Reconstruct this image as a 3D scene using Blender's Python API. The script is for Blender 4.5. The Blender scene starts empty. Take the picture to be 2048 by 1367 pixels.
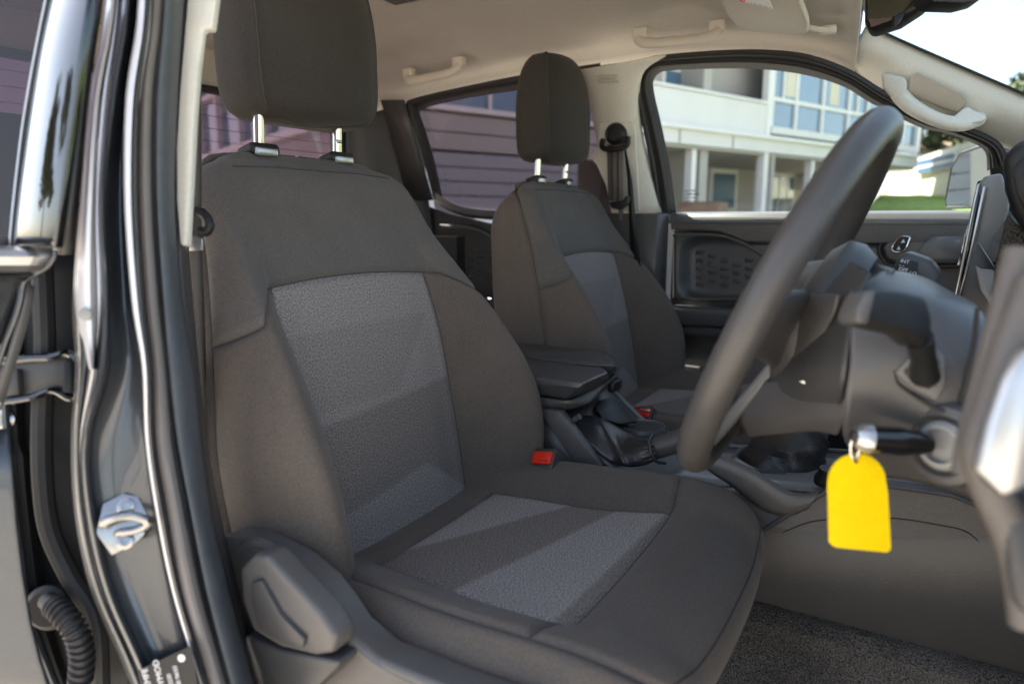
import bpy, bmesh, math, random
from mathutils import Vector, Matrix
random.seed(7)
V = Vector
scene = bpy.context.scene
col = scene.collection

# ------------------------------------------------------------------ camera
LENS = 24.0
TH, PT = math.radians(30.8), math.radians(10.1)
CAM = V((0, -1.07, 1.35))
cam_d = bpy.data.cameras.new('camera'); cam = bpy.data.objects.new('camera', cam_d); col.objects.link(cam)
cam_d.lens = LENS; cam_d.sensor_width = 36; cam_d.clip_start = 0.02; cam_d.clip_end = 2000
FW = V((-math.sin(TH)*math.cos(PT), math.cos(TH)*math.cos(PT), -math.sin(PT)))
RT = V((math.cos(TH), math.sin(TH), 0)); UP = RT.cross(FW)
cam.matrix_world = Matrix(((RT.x, UP.x, -FW.x, CAM.x), (RT.y, UP.y, -FW.y, CAM.y), (RT.z, UP.z, -FW.z, CAM.z), (0, 0, 0, 1)))
cam_d.dof.use_dof = True; cam_d.dof.focus_distance = 1.02; cam_d.dof.aperture_fstop = 3.4; cam_d.dof.aperture_blades = 7
scene.camera = cam
# ------------------------------------------------------------------ light
SUN_EL, SUN_AZ = 52, 168          # azimuth of the sun, degrees from +X towards +Y (behind the truck, a little beyond it)
w = bpy.data.worlds.new('World'); scene.world = w; w.use_nodes = True
nt = w.node_tree; nt.nodes.clear()
sky = nt.nodes.new('ShaderNodeTexSky'); sky.sky_type = 'NISHITA'; sky.sun_disc = False
sky.sun_elevation = math.radians(SUN_EL); sky.sun_rotation = math.radians(90 - SUN_AZ)
sky.air_density = 1.0; sky.dust_density = 1.8; sky.ozone_density = 1.0
bg = nt.nodes.new('ShaderNodeBackground'); bg.inputs[1].default_value = 0.14
out = nt.nodes.new('ShaderNodeOutputWorld')
hsv = nt.nodes.new('ShaderNodeHueSaturation'); hsv.inputs['Saturation'].default_value = .7; hsv.inputs['Value'].default_value = .70
nt.links.new(sky.outputs[0], hsv.inputs['Color']); nt.links.new(hsv.outputs[0], bg.inputs[0]); nt.links.new(bg.outputs[0], out.inputs[0])
sd = bpy.data.lights.new('sun', 'SUN'); sun = bpy.data.objects.new('sun', sd); col.objects.link(sun)
sd.energy = 5.0; sd.angle = math.radians(0.53); sd.color = (1, .95, .86)
sdir = V((math.cos(math.radians(SUN_AZ))*math.cos(math.radians(SUN_EL)), math.sin(math.radians(SUN_AZ))*math.cos(math.radians(SUN_EL)), math.sin(math.radians(SUN_EL))))
sun.rotation_euler = sdir.to_track_quat('Z', 'Y').to_euler()
scene.view_settings.view_transform = 'Standard'; scene.view_settings.look = 'None'
scene.view_settings.gamma = 1; scene.view_settings.use_curve_mapping = False
scene.view_settings.exposure = 2.4
scene.cycles.use_denoising = True
scene.cycles.max_bounces = 10; scene.cycles.diffuse_bounces = 6; scene.cycles.transparent_max_bounces = 16
scene.cycles.sample_clamp_indirect = 6.0
scene.cycles.caustics_reflective = False; scene.cycles.caustics_refractive = False

# ------------------------------------------------------------------ measuring the place from the photograph
FP = 1365.33
def P(px, py, X=None, Y=None, Z=None, d=None, pl=None):
    r = FW + RT*((px-1024)/FP) + UP*((683.5-py)/FP)
    if pl is not None:
        n, c = V(pl[:3]), pl[3]; t = (c - n.dot(CAM))/n.dot(r)
    else:
        t = d if d is not None else (X-CAM.x)/r.x if X is not None else (Y-CAM.y)/r.y if Y is not None else (Z-CAM.z)/r.z
    return CAM + r*t
def PL(pts, **k): return [P(a, b, **k) for a, b in pts]

# ------------------------------------------------------------------ materials
def mat(name, color, rough=.6, metal=0, spec=.5, coat=0, noise=None, bump=None, emis=None, sheen=0, mottle=None, trans=0):
    m = bpy.data.materials.new(name); m.use_nodes = True; t = m.node_tree; b = t.nodes['Principled BSDF']
    b.inputs['Base Color'].default_value = (*color, 1); b.inputs['Roughness'].default_value = rough
    b.inputs['Metallic'].default_value = metal; b.inputs['Specular IOR Level'].default_value = spec
    b.inputs['Coat Weight'].default_value = coat; b.inputs['Coat Roughness'].default_value = .04
    if sheen: b.inputs['Sheen Weight'].default_value = sheen; b.inputs['Sheen Roughness'].default_value = .4
    tc = t.nodes.new('ShaderNodeTexCoord')
    if noise:      # (scale, amount): fine tonal variation
        last = None
        for sc_, am in (noise if isinstance(noise, list) else [noise]):
            n = t.nodes.new('ShaderNodeTexNoise'); n.inputs['Scale'].default_value = sc_; n.inputs['Detail'].default_value = 4
            t.links.new(tc.outputs['Object'], n.inputs['Vector'])
            mr = t.nodes.new('ShaderNodeMapRange'); mr.inputs[1].default_value = .3; mr.inputs[2].default_value = .7
            mr.inputs[3].default_value = 1-am; mr.inputs[4].default_value = 1+am
            t.links.new(n.outputs[0], mr.inputs[0])
            mx = t.nodes.new('ShaderNodeMix'); mx.data_type = 'RGBA'; mx.blend_type = 'MULTIPLY'; mx.inputs[0].default_value = 1
            if last: t.links.new(last, mx.inputs[6])
            else: mx.inputs[6].default_value = (*color, 1)
            t.links.new(mr.outputs[0], mx.inputs[7]); last = mx.outputs[2]
        t.links.new(last, b.inputs['Base Color'])
    if bump:       # list of (kind, scale, strength, distance)
        prev = None
        for kind, sc_, st, di in bump:
            if kind == 'vor':
                n = t.nodes.new('ShaderNodeTexVoronoi'); n.inputs['Scale'].default_value = sc_; o = n.outputs['Distance']
            else:
                n = t.nodes.new('ShaderNodeTexNoise'); n.inputs['Scale'].default_value = sc_; n.inputs['Detail'].default_value = 3; o = n.outputs[0]
            t.links.new(tc.outputs['Object'], n.inputs['Vector'])
            bp = t.nodes.new('ShaderNodeBump'); bp.inputs['Strength'].default_value = st; bp.inputs['Distance'].default_value = di
            t.links.new(o, bp.inputs['Height'])
            if prev: t.links.new(prev, bp.inputs['Normal'])
            prev = bp.outputs[0]
        t.links.new(prev, b.inputs['Normal'])
    if emis: b.inputs['Emission Color'].default_value = (*emis[0], 1); b.inputs['Emission Strength'].default_value = emis[1]
    return m
def glass(name, tint, refl=.09, rough=.0, cap=.12):
    m = bpy.data.materials.new(name); m.use_nodes = True; t = m.node_tree; t.nodes.clear()
    o = t.nodes.new('ShaderNodeOutputMaterial'); mx = t.nodes.new('ShaderNodeMixShader')
    tr = t.nodes.new('ShaderNodeBsdfTransparent'); tr.inputs[0].default_value = (*tint, 1)
    gl = t.nodes.new('ShaderNodeBsdfGlossy'); gl.inputs['Roughness'].default_value = rough
    fr = t.nodes.new('ShaderNodeFresnel'); fr.inputs[0].default_value = 1.0 + refl*5
    mn = t.nodes.new('ShaderNodeMath'); mn.operation = 'MINIMUM'; mn.inputs[1].default_value = cap; t.links.new(fr.outputs[0], mn.inputs[0]); t.links.new(mn.outputs[0], mx.inputs[0]); t.links.new(tr.outputs[0], mx.inputs[1]); t.links.new(gl.outputs[0], mx.inputs[2])
    t.links.new(mx.outputs[0], o.inputs[0]); return m
M = {}
M['fabric'] = mat('seat_fabric', (.108, .090, .076), .92, spec=.25, sheen=.12, noise=[(520, .20), (14, .06)], bump=[('vor', 900, .45, .0008), ('noise', 7, .25, .01)])
M['fabric_yoke'] = mat('seat_fabric_yoke', (.106, .096, .088), .9, spec=.25, sheen=.12, noise=[(520, .20), (12, .06)], bump=[('vor', 900, .45, .0008), ('noise', 7, .25, .01)])
M['fabric_back'] = mat('seat_fabric_back', (.06, .055, .05), .95, spec=.2, noise=(700, .12), bump=[('vor', 1400, .2, .0006)])
M['plastic'] = mat('grained_black_plastic', (.054, .053, .053), .36, spec=.45, noise=(30, .06), bump=[('vor', 700, .35, .0005)])
M['plastic_grey'] = mat('grained_grey_plastic', (.090, .085, .082), .36, spec=.45, noise=(30, .06), bump=[('vor', 700, .3, .0005)])
M['plastic_brown'] = mat('console_side_plastic', (.105, .094, .085), .48, spec=.35, noise=[(12, .07), (300, .06)], bump=[('noise', 420, .5, .0012)])
M['plastic_dark'] = mat('deep_black_plastic', (.012, .012, .012), .5, spec=.4, noise=(40, .1))
M['plastic_trim'] = mat('satin_trim_plastic', (.10, .10, .10), .32, spec=.5, noise=(50, .03))
M['shroud'] = mat('column_shroud_plastic', (.078, .074, .072), .34, spec=.5, noise=(30, .05), bump=[('vor', 900, .2, .0004)])
M['leather'] = mat('black_leather', (.038, .036, .035), .30, spec=.5, noise=(40, .08), bump=[('vor', 420, .4, .0008), ('noise', 30, .4, .006)])
M['fabric_head'] = mat('headrest_fabric', (.038, .034, .030), .92, spec=.25, sheen=.1, noise=[(520, .20), (12, .06)], bump=[('vor', 900, .45, .0008), ('noise', 9, .2, .01)])
M['soft'] = mat('soft_touch_vinyl', (.062, .061, .064), .28, spec=.5, noise=(30, .06), bump=[('vor', 560, .4, .0007)])
M['leather_grip'] = mat('grip_leather', (.075, .07, .067), .32, spec=.5, noise=(40, .08), bump=[('vor', 420, .5, .0008)])
M['rim'] = mat('wheel_polyurethane', (.062, .058, .056), .36, spec=.4, noise=(60, .05), bump=[('vor', 800, .3, .0005)])
M['beige'] = mat('headliner_felt', (.45, .42, .375), .95, spec=.15, noise=[(300, .07), (6, .04)], bump=[('noise', 500, .35, .001)])
M['beige_plastic'] = mat('pale_pillar_plastic', (.66, .65, .58), .5, spec=.4, noise=[(9, .04), (240, .04)], bump=[('vor', 800, .15, .0004)])
M['beige_handle'] = mat('pale_handle_plastic', (.52, .48, .41), .5, spec=.4, noise=(20, .03))
M['lip'] = mat('grey_seal_lip', (.17, .155, .145), .5, noise=(60, .05))
M['rubber'] = mat('weatherstrip_rubber', (.022, .022, .023), .55, spec=.4, noise=(80, .1))
M['rubber_ribbed'] = mat('ribbed_seal', (.075, .085, .095), .5, spec=.45, noise=(50, .1), bump=[('noise', 400, .3, .001)])
M['paint'] = mat('dark_metallic_paint', (.066, .073, .083), .34, metal=.75, coat=.6, spec=.5, noise=(900, .12))
M['gloss'] = mat('gloss_black_applique', (.006, .006, .006), .08, coat=1, spec=.6, noise=(3, .1), bump=[('noise', 9, .10, .004)])
M['chrome'] = mat('chrome', (.75, .75, .74), .12, metal=1, noise=(20, .04))
M['steel'] = mat('bare_steel', (.34, .335, .33), .22, metal=1, noise=(60, .1), bump=[('noise', 120, .2, .001)])
M['satin'] = mat('satin_silver', (.5, .5, .5), .3, metal=.85, noise=(20, .04))
M['red'] = mat('red_release_button', (.75, .03, .012), .35, spec=.5, noise=(50, .05))
M['yellow'] = mat('yellow_plastic_tag', (.93, .64, .0), .3, spec=.5, noise=[(25, .05), (160, .03)], bump=[('noise', 60, .15, .0015)])
M['white'] = mat('white_print', (.8, .8, .8), .6, noise=(30, .03))
M['ink'] = mat('black_print', (.01, .01, .01), .6, noise=(30, .03))
M['carpet'] = mat('speckled_carpet', (.105, .099, .094), .95, spec=.1, noise=[(520, .9), (9, .3)], bump=[('noise', 420, 1, .006)])
M['glass'] = glass('clear_glass', (.93, .96, .95)); M['wind'] = glass('windscreen_glass', (.83, .89, .89), cap=.05)
M['tint'] = glass('tinted_glass', (.52, .475, .505)); M['tint2'] = glass('rear_tinted_glass', (.40, .34, .38), cap=.03)
M['mirror'] = mat('mirror_silver', (.8, .85, .83), .02, metal=1, noise=(2, .01))
M['dim_mirror'] = mat('dimmed_mirror', (.16, .17, .14), .05, metal=1, noise=(2, .01))
M['edge'] = mat('painted_sky_highlight', (.66, .65, .66), .34, metal=.35, coat=.6, noise=(12, .05), bump=[('noise', 40, .15, .002)])  # pale colour stands in for sky reflections on the dark pillar paint
M['screen'] = mat('screen_surround', (.24, .24, .23), .35, noise=(20, .04))
M['webbing'] = mat('seat_belt_webbing', (.13, .115, .10), .8, spec=.3, noise=(500, .2), bump=[('noise', 900, .4, .0008)])
# woven centre panel: heathered yarn in two tones with slanted printed areas (UV in metres)
def woven(name, lo, hi, kind):
    m = bpy.data.materials.new(name); m.use_nodes = True; t = m.node_tree; b = t.nodes['Principled BSDF']
    b.inputs['Roughness'].default_value = .88; b.inputs['Specular IOR Level'].default_value = .25
    N = t.nodes.new; L = t.links.new
    uv = N('ShaderNodeTexCoord'); mp = N('ShaderNodeMapping'); L(uv.outputs['UV'], mp.inputs[0]); mp.inputs['Scale'].default_value = (600, 1700, 1)
    n = N('ShaderNodeTexNoise'); n.inputs['Scale'].default_value = 1; n.inputs['Detail'].default_value = 2; L(mp.outputs[0], n.inputs['Vector'])
    n2 = N('ShaderNodeTexNoise'); n2.inputs['Scale'].default_value = 520; n2.inputs['Detail'].default_value = 4; L(uv.outputs['UV'], n2.inputs['Vector'])
    ad = N('ShaderNodeMath'); ad.operation = 'ADD'; L(n.outputs[0], ad.inputs[0]); L(n2.outputs[0], ad.inputs[1])
    mr = N('ShaderNodeMapRange'); mr.inputs[1].default_value = .80; mr.inputs[2].default_value = 1.28; L(ad.outputs[0], mr.inputs[0])
    sx = N('ShaderNodeSeparateXYZ'); L(uv.outputs['UV'], sx.inputs[0])
    def half(a, bb, c, soft=.004):     # mask a*u + b*v > c
        m1 = N('ShaderNodeMath'); m1.operation = 'MULTIPLY'; m1.inputs[1].default_value = a; L(sx.outputs[0], m1.inputs[0])
        m2 = N('ShaderNodeMath'); m2.operation = 'MULTIPLY_ADD'; m2.inputs[1].default_value = bb; L(sx.outputs[1], m2.inputs[0]); L(m1.outputs[0], m2.inputs[2])
        r = N('ShaderNodeMapRange'); r.inputs[1].default_value = c-soft; r.inputs[2].default_value = c+soft; L(m2.outputs[0], r.inputs[0]); return r.outputs[0]
    def op(o, x, y=None):
        q = N('ShaderNodeMath'); q.operation = o; L(x, q.inputs[0])
        if y is not None: L(y, q.inputs[1])
        return q.outputs[0]
    def inv(x):
        q = N('ShaderNodeMath'); q.operation = 'SUBTRACT'; q.inputs[0].default_value = 1; L(x, q.inputs[1]); return q.outputs[0]
    if kind == 'back':
        a = op('MULTIPLY', half(0, 1, .20), inv(half(0, 1, .30)))            # middle band a little darker twill
        a = op('MULTIPLY', a, inv(half(1, -1.0, -.18)))
        c_ = inv(half(-.05, 1, .190)); low = op('MULTIPLY', c_, inv(op('MULTIPLY', inv(half(-.11, 1, .079)), inv(half(.8, 1, .125)))))
        s1 = N('ShaderNodeMath'); s1.operation = 'MULTIPLY_ADD'; s1.inputs[1].default_value = .22; L(a, s1.inputs[0])
        s2 = N('ShaderNodeMath'); s2.operation = 'MULTIPLY'; s2.inputs[1].default_value = .5; L(low, s2.inputs[0]); L(s2.outputs[0], s1.inputs[2])
        dark = s1.outputs[0]
    else:
        a = op('MULTIPLY', half(-.55, 1, .155), inv(half(-.28, 1, .255)))
        b2 = half(-.05, 1, .355)
        s = op('MAXIMUM', a, b2); s1 = N('ShaderNodeMath'); s1.operation = 'MULTIPLY'; s1.inputs[1].default_value = .72; L(s, s1.inputs[0]); dark = s1.outputs[0]
    cr = N('ShaderNodeMix'); cr.data_type = 'RGBA'; cr.inputs[6].default_value = (*lo, 1); cr.inputs[7].default_value = (*hi, 1); L(mr.outputs[0], cr.inputs[0])
    fin = N('ShaderNodeMix'); fin.data_type = 'RGBA'; L(dark, fin.inputs[0]); L(cr.outputs[2], fin.inputs[6]); dk = N('ShaderNodeMix'); dk.data_type = 'RGBA'; dk.blend_type = 'MULTIPLY'; dk.inputs[0].default_value = 1; L(cr.outputs[2], dk.inputs[6]); dk.inputs[7].default_value = (.50, .46, .43, 1); L(dk.outputs[2], fin.inputs[7])
    L(fin.outputs[2], b.inputs['Base Color'])
    bp = N('ShaderNodeBump'); bp.inputs['Strength'].default_value = .2; bp.inputs['Distance'].default_value = .0009; L(ad.outputs[0], bp.inputs['Height']); L(bp.outputs[0], b.inputs['Normal'])
    return m
M['woven_back'] = woven('woven_heather_back', (.072, .066, .062), (.42, .38, .355), 'back')
M['woven_seat'] = woven('woven_heather_seat', (.08, .073, .068), (.50, .455, .425), 'seat')

# ------------------------------------------------------------------ building helpers
def thing(name, label, cat, loc=(0, 0, 0), group=None):
    o = bpy.data.objects.new(name, None); col.objects.link(o); o.empty_display_size = .1
    o.location = loc; o['label'] = label; o['category'] = cat
    if group: o['group'] = group
    return o
def root_loc(p):
    l = V((0, 0, 0))
    while p: l += p.location; p = p.parent
    return l
def fin(name, me, m, parent=None, kind=None, smooth=True, ang=35, label=None, cat=None, group=None):
    o = bpy.data.objects.new(name, me); col.objects.link(o)
    for mm in (m if isinstance(m, (list, tuple)) else [m]): me.materials.append(M[mm] if isinstance(mm, str) else mm)
    if smooth:
        me.polygons.foreach_set('use_smooth', [True]*len(me.polygons)); me.set_sharp_from_angle(angle=math.radians(ang))
    if parent:
        o.parent = parent; me.transform(Matrix.Translation(-root_loc(parent)))
    elif len(me.vertices):
        lo = V([min(v.co[i] for v in me.vertices) for i in range(3)]); hi = V([max(v.co[i] for v in me.vertices) for i in range(3)])
        b = V(((lo.x+hi.x)/2, (lo.y+hi.y)/2, lo.z))
        me.transform(Matrix.Translation(-b)); o.location = b
    if kind: o['kind'] = kind
    if label: o['label'] = label
    if cat: o['category'] = cat
    if group: o['group'] = group
    return o
def bm_obj(name, bm, m, parent=None, **k):
    bmesh.ops.recalc_face_normals(bm, faces=bm.faces)
    me = bpy.data.meshes.new(name); bm.to_mesh(me); bm.free()
    return fin(name, me, m, parent, **k)
def cr(pts, n=8, closed=False):
    pts = [V(p) for p in pts]; N_ = len(pts); o = []
    rng = range(N_ if closed else N_-1)
    for i in rng:
        g = lambda j: pts[j % N_] if closed else pts[max(0, min(N_-1, j))]
        p0, p1, p2, p3 = g(i-1), g(i), g(i+1), g(i+2)
        if not closed and i == 0: p0 = p1*2-p2
        if not closed and i == N_-2: p3 = p2*2-p1
        for k in range(n):
            t = k/n
            o.append(.5*((2*p1)+(p2-p0)*t+(2*p0-5*p1+4*p2-p3)*t*t+(3*p1-p0-3*p2+p3)*t**3))
    if not closed: o.append(pts[-1])
    return o
def crv(vals, n=8):     # spline of tuples of any length
    o = []; N_ = len(vals); D = len(vals[0])
    for i in range(N_-1):
        g = lambda j: vals[max(0, min(N_-1, j))]
        p0, p1, p2, p3 = g(i-1), g(i), g(i+1), g(i+2)
        for k in range(n):
            t = k/n
            o.append(tuple(.5*((2*p1[d])+(p2[d]-p0[d])*t+(2*p0[d]-5*p1[d]+4*p2[d]-p3[d])*t*t+(3*p1[d]-p0[d]-3*p2[d]+p3[d])*t**3) for d in range(D)))
    o.append(vals[-1]); return o
def grid(name, rows, m, parent=None, closed=False, thick=0, uv=None, **k):
    R, Cn = len(rows), len(rows[0])
    vs = [tuple(p) for r in rows for p in r]; fs = []
    for i in range(R-1):
        for j in range(Cn if closed else Cn-1):
            j2 = (j+1) % Cn; fs.append((i*Cn+j, i*Cn+j2, (i+1)*Cn+j2, (i+1)*Cn+j))
    me = bpy.data.meshes.new(name); me.from_pydata(vs, [], fs); me.update()
    if uv:
        ul = me.uv_layers.new(name='UVMap'); flat = [u for r in uv for u in r]
        for lp in me.loops: ul.data[lp.index].uv = flat[lp.vertex_index]
    o = fin(name, me, m, parent, **k)
    if thick:
        s = o.modifiers.new('thickness', 'SOLIDIFY'); s.thickness = thick; s.offset = 0
    return o
def prism(name, pts, vec, m, parent=None, bev=0, seg=2, holes=None, **k):
    bm = bmesh.new(); a = [bm.verts.new(p) for p in pts]; f = bm.faces.new(a)
    r = bmesh.ops.extrude_face_region(bm, geom=[f]); vs = [e for e in r['geom'] if isinstance(e, bmesh.types.BMVert)]
    bmesh.ops.translate(bm, vec=V(vec), verts=vs)
    if bev:
        ed = [e for e in bm.edges if len(e.link_faces) == 2 and e.calc_face_angle(0) > .5 or any(len(ff.verts) > 4 for ff in e.link_faces)]
        bmesh.ops.recalc_face_normals(bm, faces=bm.faces)
        bmesh.ops.bevel(bm, geom=list(set(ed)), offset=bev, segments=seg, profile=.5, affect='EDGES', clamp_overlap=True)
    return bm_obj(name, bm, m, parent, **k)
def box(name, c, s, m, parent=None, bev=0, rot=None, seg=2, **k):
    bm = bmesh.new(); bmesh.ops.create_cube(bm, size=1, matrix=Matrix.Diagonal((*s, 1)))
    if bev: bmesh.ops.bevel(bm, geom=bm.edges[:], offset=bev, segments=seg, profile=.5, affect='EDGES', clamp_overlap=True)
    mt = Matrix.Translation(V(c))
    if rot is not None: mt = mt @ (rot if isinstance(rot, Matrix) else Matrix.Rotation(rot[0], 4, 'Z') @ Matrix.Rotation(rot[1], 4, 'Y') @ Matrix.Rotation(rot[2], 4, 'X'))
    bmesh.ops.transform(bm, matrix=mt, verts=bm.verts)
    return bm_obj(name, bm, m, parent, **k)
def tube(name, pts, r, m, parent=None, n=8, sides=14, flat=None, closed=False, smoothp=True, up=(0, 0, 1), caps=True, **k):
    c = cr(pts, n, closed) if smoothp else [V(p) for p in pts]
    L_ = len(c)
    rr = r if isinstance(r, (list, tuple)) else None
    rows = []; nrm = None
    for i, p in enumerate(c):
        a = c[(i-1) % L_] if (closed or i > 0) else c[i]; b = c[(i+1) % L_] if (closed or i < L_-1) else c[i]
        t = (b-a).normalized()
        if nrm is None: nrm = V(up) - t*V(up).dot(t); nrm.normalize()
        nrm = nrm - t*nrm.dot(t); nrm.normalize(); bi = t.cross(nrm)
        if rr:
            q = i/(L_-1)*(len(rr)-1); q0 = int(min(q, len(rr)-2)); rad = rr[q0]*(1-(q-q0))+rr[q0+1]*(q-q0)
        else: rad = r
        fx, fy = flat or (1, 1)
        rows.append([p + nrm*(math.cos(2*math.pi*s/sides)*rad*fx) + bi*(math.sin(2*math.pi*s/sides)*rad*fy) for s in range(sides)])
    bm = bmesh.new(); vv = [[bm.verts.new(q) for q in r_] for r_ in rows]
    for i in range(L_ if closed else L_-1):
        for s in range(sides):
            s2 = (s+1) % sides; i2 = (i+1) % L_
            bm.faces.new((vv[i][s], vv[i][s2], vv[i2][s2], vv[i2][s]))
    if not closed and caps: bm.faces.new(vv[0][::-1]); bm.faces.new(vv[-1])
    return bm_obj(name, bm, m, parent, **k)
def lathe(name, prof, c, axis, m, parent=None, seg=28, **k):     # prof: (radius, along axis)
    ax = V(axis).normalized(); q = ax.to_track_quat('Z', 'Y').to_matrix(); bm = bmesh.new(); rows = []
    for r, h in prof:
        rows.append([bm.verts.new(V(c) + q @ V((r*math.cos(2*math.pi*s/seg), r*math.sin(2*math.pi*s/seg), h))) for s in range(seg)])
    for i in range(len(rows)-1):
        for s in range(seg): bm.faces.new((rows[i][s], rows[i][(s+1) % seg], rows[i+1][(s+1) % seg], rows[i+1][s]))
    if prof[0][0] > 1e-5: bm.faces.new(rows[0][::-1])
    if prof[-1][0] > 1e-5: bm.faces.new(rows[-1])
    bmesh.ops.remove_doubles(bm, verts=bm.verts, dist=1e-6)
    return bm_obj(name, bm, m, parent, **k)
def band(name, outer, inner, m, parent=None, thick=.004, **k):    # ring or strip between two lines of the same length
    return grid(name, [outer, inner], m, parent, thick=thick, **k)
def text(name, body, size, origin, xdir, ydir, m, parent=None, ext=.0003, align='LEFT', **k):
    cu = bpy.data.curves.new(name, 'FONT'); cu.body = body; cu.size = size; cu.extrude = ext; cu.align_x = align; cu.resolution_u = 3
    tmp = bpy.data.objects.new('text_source', cu); col.objects.link(tmp)
    dg = bpy.context.evaluated_depsgraph_get(); me = bpy.data.meshes.new_from_object(tmp.evaluated_get(dg)); bpy.data.objects.remove(tmp)
    x = V(xdir).normalized(); z = x.cross(V(ydir)).normalized(); y = z.cross(x); o_ = V(origin)
    me.transform(Matrix(((x.x, y.x, z.x, o_.x), (x.y, y.y, z.y, o_.y), (x.z, y.z, z.z, o_.z), (0, 0, 0, 1))))
    me.name = name
    return fin(name, me, m, parent, smooth=False, **k)
def dup(root, off, label, group=None):
    r = root.copy(); col.objects.link(r); r.location = root.location + V(off); r['label'] = label
    if group: r['group'] = group
    for ch in list(root.children):
        c = ch.copy(); col.objects.link(c); c.parent = r
        for g in list(ch.children):
            d = g.copy(); col.objects.link(d); d.parent = c
    return r

exec_order = []
# ================================================================== GROUND AND FAR SETTING
def sheet(name, x0, x1, y0, y1, z, m, **k):
    return grid(name, [[(x0, y0, z), (x1, y0, z)], [(x0, y1, z), (x1, y1, z)]], m, smooth=False, kind='structure', **k)
M['asphalt'] = mat('worn_forecourt_asphalt', (.42, .37, .31), .9, spec=.2, noise=[(60, .18), (1.2, .12)], bump=[('noise', 150, .5, .004)])
M['line'] = mat('yellow_line_paint', (.75, .42, .03), .7, noise=[(40, .2)])
M['grass'] = mat('grass_blades', (.12, .20, .02), .8, spec=.2, noise=[(8, .35), (.8, .2)])
M['scrub'] = mat('dry_scrub', (.24, .17, .10), .95, noise=[(3, .4), (.5, .3)])
M['leaf'] = mat('scrub_leaf', (.06, .075, .025), .8, noise=[(5, .4)])
M['clad'] = mat('painted_cladding', (.38, .37, .34), .7, noise=[(2, .05), (40, .04)])
M['clad_white'] = mat('white_painted_board', (.66, .66, .65), .6, noise=[(2, .03)])
M['clad_pink'] = mat('pale_rendered_wall', (.40, .385, .37), .7, noise=[(2, .04)])
M['roller'] = mat('grey_roller_door', (.33, .34, .37), .55, noise=[(2, .05)])
M['winframe'] = mat('white_window_frame', (.72, .72, .71), .45, noise=[(10, .03)])
M['pane'] = mat('window_pane_painted_sky', (.07, .15, .24), .04, spec=.9, coat=1, noise=(1, .1))  # blue base colour stands in for sky reflected in the panes
M['blue'] = mat('blue_sign_print', (.04, .10, .19), .5, noise=(3, .2))
M['fence'] = mat('cream_wall_paint', (.62, .58, .48), .8, noise=[(2, .05)])
M['bark'] = mat('bark', (.08, .06, .045), .95, noise=(8, .3))
M['timber'] = mat('brown_timber', (.14, .08, .05), .7, noise=(6, .2))
sheet('ground', -400, 400, -400, 400, 0, 'asphalt')
for (a, b) in (((-30, 1185), (55, 1262)), ((-40, 1218), (70, 1372))):
    p, q = P(*a, Z=.004), P(*b, Z=.004); d = (q-p); d.normalize(); n = V((-d.y, d.x, 0))*.05; p -= d*3; q += d*.6
    grid('yellow_marking', [[p-n, q-n], [p+n, q+n]], 'line', smooth=False, kind='structure')
# building: two wings meeting at a corner seen behind the truck
K = V((-5.35, 4.98, 0)); D1 = V((math.sin(math.radians(22)), math.cos(math.radians(22)), 0)); D2 = V((-math.cos(math.radians(22))*.99, math.sin(math.radians(22)), 0)).normalized()
N1 = V((D1.y, -D1.x, 0)); N2 = V((-D2.y, D2.x, 0))
if N2.y > 0: N2 = -N2
Zv = V((0, 0, 1))
def fbox(name, D, N, s0, s1, z0, z1, n0, n1, m, parent, o=K, **k):     # box along a facade: s along, n outward
    pts = [o+D*s0+N*n0+Zv*z0, o+D*s1+N*n0+Zv*z0, o+D*s1+N*n0+Zv*z1, o+D*s0+N*n0+Zv*z1]
    return prism(name, pts, N*(n1-n0), m, parent, smooth=False, **k)
def fs(px, D=D1, N=N1, n=0):     # distance along a facade of an image column
    r = P(px, 440, d=1) - CAM; o = K + N*n
    det = r.x*(-D.y) + r.y*D.x
    dx, dy = o.x-CAM.x, o.y-CAM.y
    t = (dx*(-D.y) + dy*D.x)/det
    q = CAM + r*t - o; return q.dot(D)
def fz(px, py, D=D1, N=N1, n=0):
    c = N.dot(K+N*n); return P(px, py, pl=(N.x, N.y, N.z, c)).z
bld = thing('office_building', 'two storey pale building with white balcony and long blue window band', 'building', K)
sA, sE = fs(1528), fs(1818)
# lower storey, recessed
bz0, bz1, sz0, sz1 = fz(1400, 258), fz(1400, 186), fz(1400, 292), fz(1400, 264)
fbox('ground_floor_wall', D1, N1, 0, sE, 0, 2.62, -2.6, -2.4, 'clad', bld)
fbox('upper_wall', D1, N1, 0, sE-.1, sz1, 4.5, -.8, -.6, 'clad_pink', bld)
fbox('balcony_floor', D1, N1, fs(1285), sE, sz0, sz1, -2.4, .06, 'clad_white', bld)
fbox('soffit', D1, N1, fs(1286), sE, sz0-.05, sz0-.005, -2.4, 0, 'clad', bld)
fbox('balcony_panel', D1, N1, fs(1290), sA-.1, bz0, bz1, -.05, 0, 'clad_white', bld)
fbox('balcony_rail', D1, N1, fs(1288), sA-.02, bz1+.01, bz1+.05, -.07, .03, 'winframe', bld)
fbox('roof', D1, N1, -.3, sE+.1, 4.52, 4.62, -6, .12, 'clad', bld)
zt = 4.12
fbox('window_band_head', D1, N1, sA, sE, zt, 4.51, -.12, 0, 'clad_white', bld)
fbox('window_band_sill', D1, N1, sA, sE, 2.86, 2.98, -.12, .05, 'clad_white', bld)
fbox('band_back_wall', D1, N1, sA, sE, 2.9, 4.5, -2.0, -1.9, 'clad', bld)
mull = [1530, 1577, 1629, 1680, 1717, 1757, 1790, 1816]
ms = [fs(x) for x in mull]
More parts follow.
